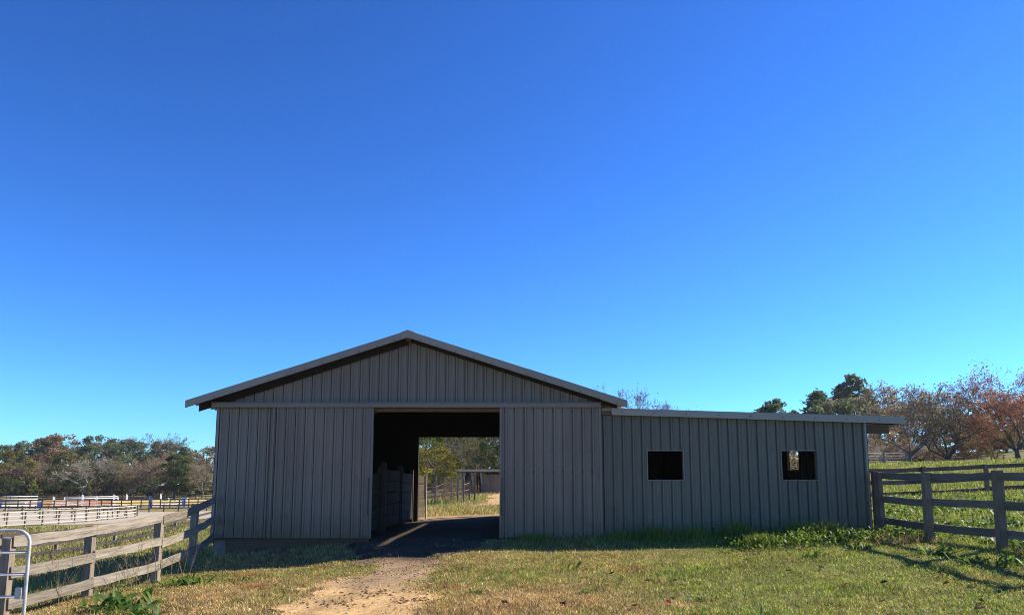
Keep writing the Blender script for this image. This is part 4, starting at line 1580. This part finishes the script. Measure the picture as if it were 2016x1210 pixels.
tree('pine_tuft', 1668, 152, 752, 'shorter tufted pine left of the tallest pine', 'pine_tree', None, None, 1.2, GR)
tree('pine_b', 1722, 146, 764, 'dark pine right of the tallest pine', 'pine_tree', None, None, 1.1, GR)
tree('bare_a', 1796, 84, 768, 'large grey leafless tree in front of the brick house', 'bare_tree', None, None, 1.25, GR, rot=.4)
tree('bare_b', 1870, 80, 758, 'spreading dark-limbed tree with few leaves right of the house', 'tree', 'tan_leaf', None, 1.35, GR, rot=2.0)
tree('autumn', 2014, 76, 708, 'red and orange autumn tree at the right edge', 'tree', None, None, 1.05, GR, rot=1.0)
tree('autumn', 1966, 90, 822, 'lower orange tree left of the red one', 'tree', 'orange_leaf', None, 1.1, GR, rot=3.0)
tree('autumn', 2075, 84, 690, 'second red tree cut off by the right edge', 'tree', None, None, 1.1, GR, rot=4.0)
for i, (px, Y, ty, leaf, key, lab) in enumerate((
    (1745, 122, 752, 'tan_leaf', 'twiggy_b', 'tan half-bare tree behind the house roof'),
    (1785, 128, 750, 'pink_leaf', 'twiggy_b', 'pinkish-grey tree behind the large leafless one'),
    (1832, 126, 752, 'tan_leaf', 'twiggy_b', 'tan-grey tree between the two bare trees'),
    (1765, 112, 838, 'rust_leaf', 'round_a', 'low rusty tree against the house front'),
    (1720, 108, 852, 'brown_leaf', 'round_b', 'brown bushy tree at the end of the lean-to wall'),
    (1900, 120, 762, 'pink_leaf', 'twiggy_b', 'pinkish-grey tree behind the spreading dark-limbed one'),
    (1935, 118, 822, 'yellow_leaf', 'round_a', 'yellowish tree below the red crown'),
    (1990, 125, 800, 'green_leaf', 'round_b', 'green tree behind the orange crown'),
    (1870, 132, 835, 'green_leaf', 'round_b', 'dull green tree low behind the dark limbs'),
    (1690, 130, 782, 'pine_leaf', 'round_b', 'green bushy tree below the tallest pine'),
    (1640, 126, 784, 'pine_leaf', 'round_b', 'dark bushy tree below the drooping pine'),
    (1800, 135, 850, 'dark_leaf', 'round_b', 'dark thicket behind the house'),
    (1845, 96, 878, 'brown_leaf', 'round_a', 'low brown bush at the right end of the house'),
    (1765, 94, 888, 'brown_leaf', 'twiggy_b', 'small twiggy bush in front of the house'),
    (1735, 93, 858, 'tan_leaf', 'twiggy_b', 'tan twiggy tree in front of the left end of the house'),
    (1815, 92, 850, 'brown_leaf', 'twiggy_a', 'thin brown tree in front of the house gable'),
    (1905, 112, 846, 'brown_leaf', 'round_b', 'brown bushy tree right of the dark-limbed one'),
    (1950, 128, 838, 'olive_leaf', 'round_b', 'olive bushy tree filling the gap under the orange crown'),
    (2030, 128, 832, 'green_leaf', 'round_b', 'green bushy tree under the red crown at the right edge'),
    (1985, 140, 835, 'brown_leaf', 'round_b', 'brown tree on the far hill behind the red one'),
    (1860, 142, 842, 'olive_leaf', 'round_b', 'far olive tree behind the house'))):
    tree(key, px, Y, ty, lab, sink=.8, name='shrub' if 'bush ' in lab or 'thicket' in lab else 'tree', leaf=leaf, wide=1.25, group=GR)

# ------------------------------------------------------------------ grass, weeds, stones
GREEN = np.array([[.12, .185, .03], [.18, .25, .045], [.27, .31, .065], [.36, .36, .12]])
DRY = np.array([[.50, .37, .175], [.39, .245, .115], [.27, .15, .07], [.60, .48, .27]])


def blades(X, Y, h, w, col, rng, lean=.55, Z=None):
    """one bent blade (two triangles sharing a fold) per point"""
    n = len(X)
    z = gz(X, Y) - .008 if Z is None else Z
    t = rng.uniform(0, 2 * math.pi, n)
    ca, sa = np.cos(t), np.sin(t)
    ln = rng.uniform(.1, 1, n) * lean * h
    lt = rng.uniform(0, 2 * math.pi, n)
    dx, dy = np.cos(lt) * ln, np.sin(lt) * ln
    base = np.stack([X, Y, z], 1)
    side = np.stack([ca * w / 2, sa * w / 2, np.zeros(n)], 1)
    mid = base + np.stack([dx * .35, dy * .35, h * .6], 1)
    tip = base + np.stack([dx, dy, h * rng.uniform(.8, 1, n)], 1)
    V = np.stack([base - side, base + side, mid + side * .8, tip, mid - side * .8], 1).reshape(-1, 3)
    i = np.arange(n)[:, None] * 5
    F = np.concatenate([i + [0, 1, 2, 4], ], 0)
    F2 = i + [4, 2, 3, 3]
    tri = np.concatenate([i + [0, 1, 2], i + [0, 2, 4], i + [4, 2, 3]], 0)
    return V, tri, np.repeat(col, 5, 0)


def stuff(name, V, F, C, mat, label, cat):
    o = link(bpy.data.objects.new(name, mesh_np(name, V, F, mat, C)))
    return tag(o, label, cat, kind='stuff')


def pick_colours(g, rng):
    n = len(g)
    isg = rng.random(n) < np.clip(g * 1.15 - .05, .03, .97)
    c = np.where(isg[:, None], GREEN[rng.integers(0, 4, n)], DRY[rng.integers(0, 4, n)])
    return c * rng.uniform(.6, 1.4, (n, 1))


def in_barn(X, Y):
    return (Y > YF + .02) & (Y < YR + .1) & (X > XL) & (X < XE + .1)


rng = np.random.default_rng(100)
# short lawn in front
n = 300000
Y = rng.uniform(8.6, 17.9, n)
X = rng.uniform(-.86, .86, n) * Y
ok = (X > -7.6) & (X < 9.6) & ~in_barn(X, Y)
tmv = track_mask(X, Y)
ok &= rng.random(n) > tmv * (1.08 - .22 * (vnoise(X, Y, .35, 58) > .62))
ok &= rng.random(n) < .55 + .6 * vnoise(X, Y, .5, 55)
X, Y = X[ok], Y[ok]
g = green_mask(X, Y)
bank = smooth(16.0, 17.3, Y) * smooth(-.2, 1.0, X) * .5 + smooth(15.4, 17, Y) * smooth(-3.2, -4.2, X) * .4
tall = .022 + .038 * rng.random(len(X)) + .05 * vnoise(X, Y, .9, 56) ** 2 + bank * .16 * rng.random(len(X))
cl = (.62 + .76 * vnoise(X, Y, .17, 57))[:, None]
V_, F_, C_ = blades(X, Y, tall, rng.uniform(.007, .015, len(X)), pick_colours(g, rng) * cl, rng, 1.3)
stuff('lawn_grass', V_, F_, C_, MATS['grass_blade'], 'short patchy lawn of green and straw-brown grass before the barn', 'grass')

# paddock grass left of the pale fence
n = 90000
Y = 8.5 + 52 * rng.random(n) ** 1.6
X = -7.4 - (.8 * Y - 5) * rng.random(n)
ok = (X > -.95 * Y) & (X < -7.3 - .0 * Y) & ~in_barn(X, Y)
X, Y = X[ok], Y[ok]
g = green_mask(X, Y)
k = np.clip(Y / 14, .8, 4)
V_, F_, C_ = blades(X, Y, (.05 + .10 * rng.random(len(X))) * k ** .5 * (1 + 1.2 * np.exp(-((X + 8.3) / .8) ** 2)), .012 * k, pick_colours(g, rng), rng, .7)
stuff('paddock_grass', V_, F_, C_, MATS['grass_blade'], 'green and straw grass of the low paddock behind the pale fence', 'grass')

# slope grass right of the right fence
n = 110000
Y = 10 + 52 * rng.random(n) ** 1.5
X = 9.0 + (.9 * Y - 6) * rng.random(n)
ok = (X < .85 * Y + 1)
X, Y = X[ok], Y[ok]
g = green_mask(X, Y)
k = np.clip(Y / 14, .8, 4)
V_, F_, C_ = blades(X, Y, (.06 + .10 * rng.random(len(X))) * k ** .5, .012 * k, pick_colours(g, rng), rng, .7)
stuff('slope_grass', V_, F_, C_, MATS['grass_blade'], 'bright green grass on the slope right of the fence', 'grass')

# grass behind the barn
n = 26000
Y = 27.2 + 26 * rng.random(n) ** 1.3
X = rng.uniform(-.2, .06, n) * Y
ok = (rng.random(n) > track_mask(X - .8, Y) * .9 * (Y > 36)) & (Y > 28.5)
X, Y = X[ok], Y[ok]
V_, F_, C_ = blades(X, Y, .06 + .16 * rng.random(len(X)), .02 + .0 * X, pick_colours(.45 + .4 * (vnoise(X, Y, 2, 61) - .5) * 2, rng), rng, .7)
stuff('rear_grass', V_, F_, C_, MATS['grass_blade'], 'straw and green grass seen through the barn', 'grass')


def leaf_blade(L, W, curl, n=4):
    """one broad weed leaf growing along +X and arching over"""
    v, f = [], []
    for i in range(n + 1):
        k = i / n
        w = W * (math.sin(math.pi * min(1, k * .92 + .08)) ** .8) * .5
        x = L * k * math.cos(curl * k * .6)
        z = L * (k * .75 - curl * k * k * .55)
        v += [(x, -w, z + w * .25), (x, 0, z), (x, w, z + w * .25)]
    for i in range(n):
        a = i * 3
        f += [(a, a + 1, a + 4, a + 3), (a + 1, a + 2, a + 5, a + 4)]
    return np.array(v), np.array(f)


# broad-leaved ground cover, one sheet of leaves
def cover(name, label, X, Y, size, cols, rng, lift=.0):
    n = len(X)
    base_v, base_f = leaf_blade(1, .55, .9, 2)
    m = len(base_v)
    t = rng.uniform(0, 2 * math.pi, n)
    el = rng.uniform(-.2, .7, n)
    ct, st, ce, se = np.cos(t), np.sin(t), np.cos(el), np.sin(el)
    s = size
    bx, by, bz = base_v[:, 0][None], base_v[:, 1][None], base_v[:, 2][None]
    x1, z1 = bx * ce[:, None] - bz * se[:, None], bx * se[:, None] + bz * ce[:, None]
    px = x1 * ct[:, None] - by * st[:, None]
    py = x1 * st[:, None] + by * ct[:, None]
    P = np.stack([X[:, None] + px * s[:, None], Y[:, None] + py * s[:, None], (gz(X, Y) + lift)[:, None] + z1 * s[:, None]], -1).reshape(-1, 3)
    F = (base_f[None] + (np.arange(n) * m)[:, None, None]).reshape(-1, 4)
    return stuff(name, P, F, np.repeat(cols, m, 0), MATS['weed_leaf'], label, 'weeds')


WEED = np.array([[.07, .13, .022], [.10, .17, .03], [.14, .20, .045], [.055, .10, .028]])
n = 15000
Y = rng.uniform(12.5, 29, n)
X = 9.1 + rng.random(n) * (.75 * Y - 8)
ok = (rng.random(n) < vnoise(X, Y, 2.2, 71) ** 1.5 * 1.9) & (X > 8.95)
X, Y = X[ok], Y[ok]
cover('broadleaf_weeds', 'broad-leaved green weeds carpeting the slope behind the right fence', X, Y, rng.uniform(.07, .2, len(X)), WEED[rng.integers(0, 4, len(X))] * rng.uniform(.8, 1.4, (len(X), 1)), rng, .03)
n = 9000
X = rng.uniform(4.3, 9.4, n)
Y = rng.uniform(15.3, 17.4, n)
bk = np.exp(-((Y - 16.5) / .7) ** 2) * smooth(4.2, 5.4, X)
ok = rng.random(n) < bk * (.25 + 1.2 * vnoise(X, Y, .7, 72))
X, Y = X[ok], Y[ok]
cover('bank_weeds', 'low mixed weeds on the bank before the lean-to', X, Y, rng.uniform(.04, .12, len(X)), WEED[rng.integers(0, 4, len(X))] * rng.uniform(.8, 1.4, (len(X), 1)), rng, .2 * rng.random(len(X)) ** 2 + .0)


# single weeds with leaves that can be told apart
LEAF_ME = []
for i, (L, W, c) in enumerate(((1, .26, .55), (1, .34, .8), (1, .22, .35), (1, .42, 1.0))):
    v, f = leaf_blade(L, W, c)
    col = np.ones((len(v), 3)) * WEED[i % 4] * 1.15
    LEAF_ME.append(mesh_np('leaf', v, f, MATS['weed_leaf'], col, True))


def weed(px, py, Y, size, nleaf, label, group='leafy weeds in the rough grass', seed=0, upright=.5, name='weed'):
    p = at(px, py, Y)
    x, y = p.x, Y
    z = g1(x, y)
    r = random.Random(seed + int(px))
    e = empty(name, (x, y, z), label, 'weed', group)
    for k in range(int(nleaf * 1.6)):
        o = link(bpy.data.objects.new('leaf', LEAF_ME[r.randrange(4)]), e)
        s = size * r.uniform(.3, .75)
        o.scale = (s, s * r.uniform(.7, 1.1), s)
        o.location = (r.gauss(0, .5) * size, r.gauss(0, .4) * size, r.uniform(-.02, .1) * size)
        o.rotation_euler = (r.uniform(-.4, .4), -r.uniform(-.55, .8) * upright, r.uniform(0, 6.28))
    return e


for px, py, Y, sz, nl, lab, up in (
    (232, 1160, 10.9, .52, 44, 'large leafy dock plant at the foot of the pale fence', .8),
    (272, 1180, 10.4, .34, 26, 'leafy plant just right of the large dock plant', .7),
    (368, 1105, 13.8, .36, 44, 'small leafy bush where the fence meets the barn shadow', .9),
    (500, 1110, 14.2, .20, 10, 'bright green weed at the shadow edge left of the track', .6),
    (1130, 1095, 14.1, .26, 9, 'pale-leaved weed at the shadow edge in front of the right door', .8),
    (935, 1145, 11.8, .20, 10, 'green rosette beside the right edge of the track', .7),
    (1155, 1145, 11.9, .16, 10, 'flat green rosette in the dry lawn before the right door', .5),
    (1320, 1105, 13.6, .18, 9, 'yellow-green weed in the lawn below the first window', .7),
    (1385, 1160, 11.2, .18, 12, 'green rosette in the lawn below the first window, nearer the camera', .5),
    (1510, 1195, 10.0, .18, 12, 'dark green rosette near the bottom of the picture', .5),
    (1605, 1090, 14.6, .28, 18, 'shiny dark-leaved weed below the second window', .9),
    (1700, 1085, 15.0, .26, 16, 'pale-leaved weed on the bank by the lean-to corner', .8),
    (1845, 1085, 13.9, .36, 30, 'big dark leafy dock plant at the foot of the second fence post', .9),
    (1910, 1095, 13.0, .28, 20, 'lime green leafy weed between the two right fence posts', .7),
    (1990, 1100, 12.6, .34, 26, 'dark leafy weed at the right edge under the fence', .8),
    (1880, 1040, 17.5, .30, 18, 'bright leafy weed on the slope seen between the right rails', .7),
    (1965, 1030, 18.0, .30, 18, 'bright leafy weed behind the third right fence post', .7),
    (845, 985, 37, .9, 26, 'lush green weed clump behind the barn by the plank gate', .9)):
    weed(px, py, Y, sz, nl, lab, upright=up, seed=int(Y * 10))


def tuft(px, Y, h, n, spread, cols, label, name='grass_tuft', lean=.6, w=.01, cat='grass tuft', group='long grass tufts along the barn'):
    r = np.random.default_rng(int(px * 7 + n))
    x = at(px, 1050, Y).x
    X = x + r.normal(size=n) * spread
    Yv = Y + r.normal(size=n) * spread * .5
    z = gz(X, Yv) - .02
    c = cols[r.integers(0, len(cols), n)] * r.uniform(.7, 1.3, (n, 1))
    V, F, C = blades(X, Yv, h * r.uniform(.45, 1.1, n), np.full(n, w), c, r, lean, z)
    p = Vector((x, Y, g1(x, Y)))
    o = link(bpy.data.objects.new(name, mesh_np(name, V - np.array(p), F, MATS['grass_blade'], C)))
    o.location = p
    return tag(o, label, cat, group, 'stuff')


for px, h, lab in ((1290, .42, 'long dark grass tuft below the left edge of the first window'), (1365, .40, 'long dark grass tuft below the right edge of the first window'),
                   (1450, .48, 'tallest dark grass tuft midway between the two windows'), (1575, .40, 'long dark grass tuft below the second window'),
                   (1625, .42, 'long dark grass tuft right of the second window'), (1230, .28, 'short dark grass tuft near the seam of barn and lean-to'), (1050, .25, 'short dark grass tuft under the right door'),
                   (1500, .34, 'bright green grass tuft on the bank between the windows')):
    tuft(px, 17.25 if px != 1500 else 16.2, h, 420, .22, GREEN[:3], lab, lean=.9)
STRAW = np.array([[.36, .20, .12], [.28, .15, .09], [.42, .30, .18]])
tuft(1775, 15.6, .2, 260, .34, STRAW, 'reddish dry grass clump between the lean-to corner and the second post', lean=1.0)
tuft(1740, 16.6, .22, 160, .22, DRY[:2], 'dry straw clump at the foot of the lean-to corner post', lean=.9)
REDW = np.array([[.38, .10, .05], [.30, .09, .05], [.42, .2, .1]])
tuft(487, 14.6, .16, 120, .16, REDW, 'rust-red dry weed at the shadow edge left of the track', lean=.6)
tuft(515, 13.2, .12, 120, .2, REDW, 'faint reddish patch in the grass left of the track', lean=.8)
tuft(1245, 14.0, .14, 120, .2, REDW, 'reddish dry patch at the shadow edge before the lean-to', lean=.8)
tuft(880, 12.3, .12, 100, .2, REDW, 'reddish dry patch on the right edge of the track', lean=.8)

# dead brown stems along the fences
def stems(px, Y, h, n, spread, label, seed, group='dead weed stalks along the fences'):
    r = random.Random(seed)
    x = at(px, 1050, Y).x
    z = g1(x, Y)
    b = MB()
    for i in range(n):
        p = Vector((r.gauss(0, spread), r.gauss(0, spread * .6), -.02))
        d = Vector((r.gauss(0, .3), r.gauss(0, .3), 1)).normalized()
        L = h * r.uniform(.5, 1.1)
        q = p
        for k in range(3):
            d = (d + Vector((r.gauss(0, .15), r.gauss(0, .15), 0))).normalized()
            q2 = q + d * L / 3
            b.tube(q, q2, .006 * (1 - k * .25), .006 * (1 - (k + 1) * .25), 3, False)
            if k:
                for _ in range(2):
                    s = (d + Vector((r.gauss(0, .8), r.gauss(0, .8), r.gauss(.2, .3)))).normalized()
                    b.tube(q2, q2 + s * L * .2, .0035, .002, 3, False)
            q = q2
    o = b.build('dead_weed', MATS['dry_stem'], None, loc=(x, Y, z))
    return tag(o, label, 'dead weed', group, 'stuff')


stems(130, 12.2, .8, 10, .12, 'thin dead stalks rising beside the middle board near the gate', 1)
stems(225, 13.6, .9, 26, .3, 'tangle of brown dead weeds behind the third fence post', 2)
stems(300, 14.6, .7, 14, .3, 'thin dead stalks between the two middle fence posts', 3)
stems(362, 15.2, .9, 8, .15, 'lone dark dead stalks at the shaded end of the pale fence', 4)
stems(150, 20, 1.0, 110, 1.3, 'broad brown dead thicket in the paddock behind the pale fence', 5)
stems(2010, 12.8, .5, 14, .25, 'pale dead twigs at the right edge under the fence', 6)
stems(1790, 16, .4, 12, .25, 'short dead stalks below the lowest right rail', 7)
stems(1960, 27.5, 1.0, 16, .4, 'dead weeds at the foot of the fence across the slope', 8)
stems(1890, 28, 1.2, 22, .6, 'thin bare bush in front of the fence across the slope', 9)
for i, (px, Y) in enumerate(((862, 39), (880, 41), (900, 43), (918, 44))):
    stems(px, Y, 1.4, 60, .55, ('purplish-brown brush beside the plank gate behind the barn', 'brown brush among the left stakes behind the barn', 'brown brush among the middle stakes behind the barn', 'brown brush near the open shed')[i], 20 + i, 'dead brush among the stakes')

# stones on the track
n = 2600
Y = rng.uniform(9.2, 17.6, n)
X = rng.uniform(-4.2, .2, n)
ok = (track_mask(X, Y) > .25) & (rng.random(n) < .22 + .8 * smooth(12.3, 14.5, Y))
X, Y = X[ok], Y[ok]
ico = np.array([(0, 0, 1), (.9, 0, .3), (.28, .85, .35), (-.72, .53, .3), (-.72, -.53, .35), (.28, -.85, .3), (0, 0, -.5)])
fi = np.array([(0, 1, 2), (0, 2, 3), (0, 3, 4), (0, 4, 5), (0, 5, 1), (6, 2, 1), (6, 3, 2), (6, 4, 3), (6, 5, 4), (6, 1, 5)])
m = len(X)
s = rng.uniform(.008, .03, m)
j = ico[None] * (1 + rng.uniform(-.3, .3, (m, 7, 3))) * s[:, None, None] * [1, 1, .6]
P = j + np.stack([X, Y, gz(X, Y) + .012], 1)[:, None]
F = fi[None] + (np.arange(m) * 7)[:, None, None]
cg = np.array([[.34, .29, .23], [.26, .22, .18], [.44, .38, .30], [.36, .25, .16]])[rng.integers(0, 4, m)] * (1 - .7 * smooth(15.0, 15.8, Y))[:, None]  # stones coloured darker where the barn shadow falls
stuff('gravel', P.reshape(-1, 3), F.reshape(-1, 3), np.repeat(cg, 7, 0), MATS['soil'], 'loose grey gravel on the track before the barn doorway', 'gravel')
# clods of turned earth
for i, (px, py, Y, sc_) in enumerate(((665, 1170, 11.1, .20), (745, 1150, 11.9, .22), (815, 1165, 11.2, .18))):
    p = at(px, py, Y)
    r = np.random.default_rng(200 + i)
    k = 60
    c = np.stack([p.x + r.normal(size=k) * sc_ * 1.3, Y + r.normal(size=k) * sc_ * .8], 1)
    jj = ico[None] * (1 + r.uniform(-.35, .35, (k, 7, 3))) * r.uniform(.008, .03, (k, 1, 1)) * [1.3, 1, .5]
    P = jj + np.stack([c[:, 0], c[:, 1], gz(c[:, 0], c[:, 1]) + .02], 1)[:, None]
    F = fi[None] + (np.arange(k) * 7)[:, None, None]
    stuff('earth_clods', P.reshape(-1, 3), F.reshape(-1, 3), np.ones((k * 7, 3)) * np.array([.24, .15, .09]), MATS['soil'],
          ('crumbled brown clods on the left edge of the track', 'crumbled brown clods in the middle of the track', 'crumbled brown clods on the right edge of the track')[i], 'earth')

# fallen leaves
leafmat('fallen_leaf', (.9, .9, .9), (1.1, 1.1, 1.1), .2, .6, 3)
def fallen(px, py, col, label, size=.075, seed=0):
    lo, hi = 8.0, 17.0
    for _ in range(30):
        mid = (lo + hi) / 2
        p = at(px, py, mid)
        if p.z > g1(p.x, mid):
            lo = mid
        else:
            hi = mid
    p = at(px, py, lo)
    r = random.Random(seed)
    n = 9
    v = [(0, 0, .01)]
    for i in range(n):
        t = 2 * math.pi * i / n
        q = (1 if i % 2 else .6) * r.uniform(.8, 1.1)
        v.append((math.cos(t) * q, math.sin(t) * q * .75, r.uniform(.0, .5)))
    f = [(0, 1 + i, 1 + (i + 1) % n) for i in range(n)]
    me = mesh_np('fallen_leaf', np.array(v) * size, np.array(f), MATS['fallen_leaf'], np.ones((n + 1, 3)) * col)
    o = link(bpy.data.objects.new('fallen_leaf', me))
    o.location = (p.x, lo, g1(p.x, lo) + .045)
    o.rotation_euler = (r.uniform(-.5, .5), r.uniform(-.5, .5), r.uniform(0, 6))
    return tag(o, label, 'leaf', 'fallen leaves on the lawn')


DK, RD, OR = np.array([.05, .03, .025]), np.array([.30, .05, .03]), np.array([.40, .14, .04])
for i, (px, py, c, lab) in enumerate((
    (993, 1192, DK, 'dark curled leaf at the bottom, right of the track'), (1110, 1195, DK, 'dark curled leaf at the bottom, below the right door'),
    (1205, 1133, DK, 'dark curled leaf on the lawn below the barn and lean-to seam'), (1275, 1148, DK * 1.6, 'flat dark brown leaf below the first window'),
    (1328, 1148, DK, 'curled dark leaf just right of the flat brown one'), (1315, 1192, RD, 'red leaf near the bottom below the first window'),
    (1250, 1199, RD, 'half-hidden red leaf left of the brighter red one'), (1552, 1128, DK, 'dark curled leaf below the gap between the windows'),
    (1662, 1158, RD * 1.3, 'bright red leaf on the lawn below the second window'), (1740, 1152, DK, 'wide dark leaf below the lean-to corner'),
    (1735, 1190, DK * 2.5, 'grey curled leaf near the bottom, below the wide dark one'), (1860, 1133, DK, 'dark leaf in front of the second right post'),
    (1865, 1154, OR * .7, 'orange-brown leaf in front of the right fence'), (1920, 1153, OR * .7, 'orange-brown leaf nearest the third right post'),
    (1935, 1190, DK, 'dark curled leaf near the lower right corner'), (1930, 1204, DK * 2, 'brown leaf on the bottom edge at the right'),
    (1617, 1122, DK * 1.5, 'small brown leaf below the second window edge'))):
    fallen(px, py, c, lab, seed=i)

# ------------------------------------------------------------------ thin autumn haze over the whole place
hm = bpy.data.materials.new('haze')
hm.use_nodes = True
hn, hl = hm.node_tree.nodes, hm.node_tree.links
hn.clear()
ho = hn.new('ShaderNodeOutputMaterial')
hv = hn.new('ShaderNodeVolumePrincipled')
hv.inputs['Color'].default_value = (.95, .96, 1.0, 1)
hv.inputs['Density'].default_value = .00014
hv.inputs['Anisotropy'].default_value = .2
hl.new(hv.outputs[0], ho.inputs['Volume'])
b = MB()
lowest = float(GZ.min()) - 1.0
b.box(float(xs[0]) - 5, float(xs[-1]) + 5, float(ys[0]) - 5, float(ys[-1]) + 5, lowest, 40.0)
hz_o = b.build('haze', hm)
tag(hz_o, 'thin pale autumn haze over the whole farm', 'haze', kind='stuff')
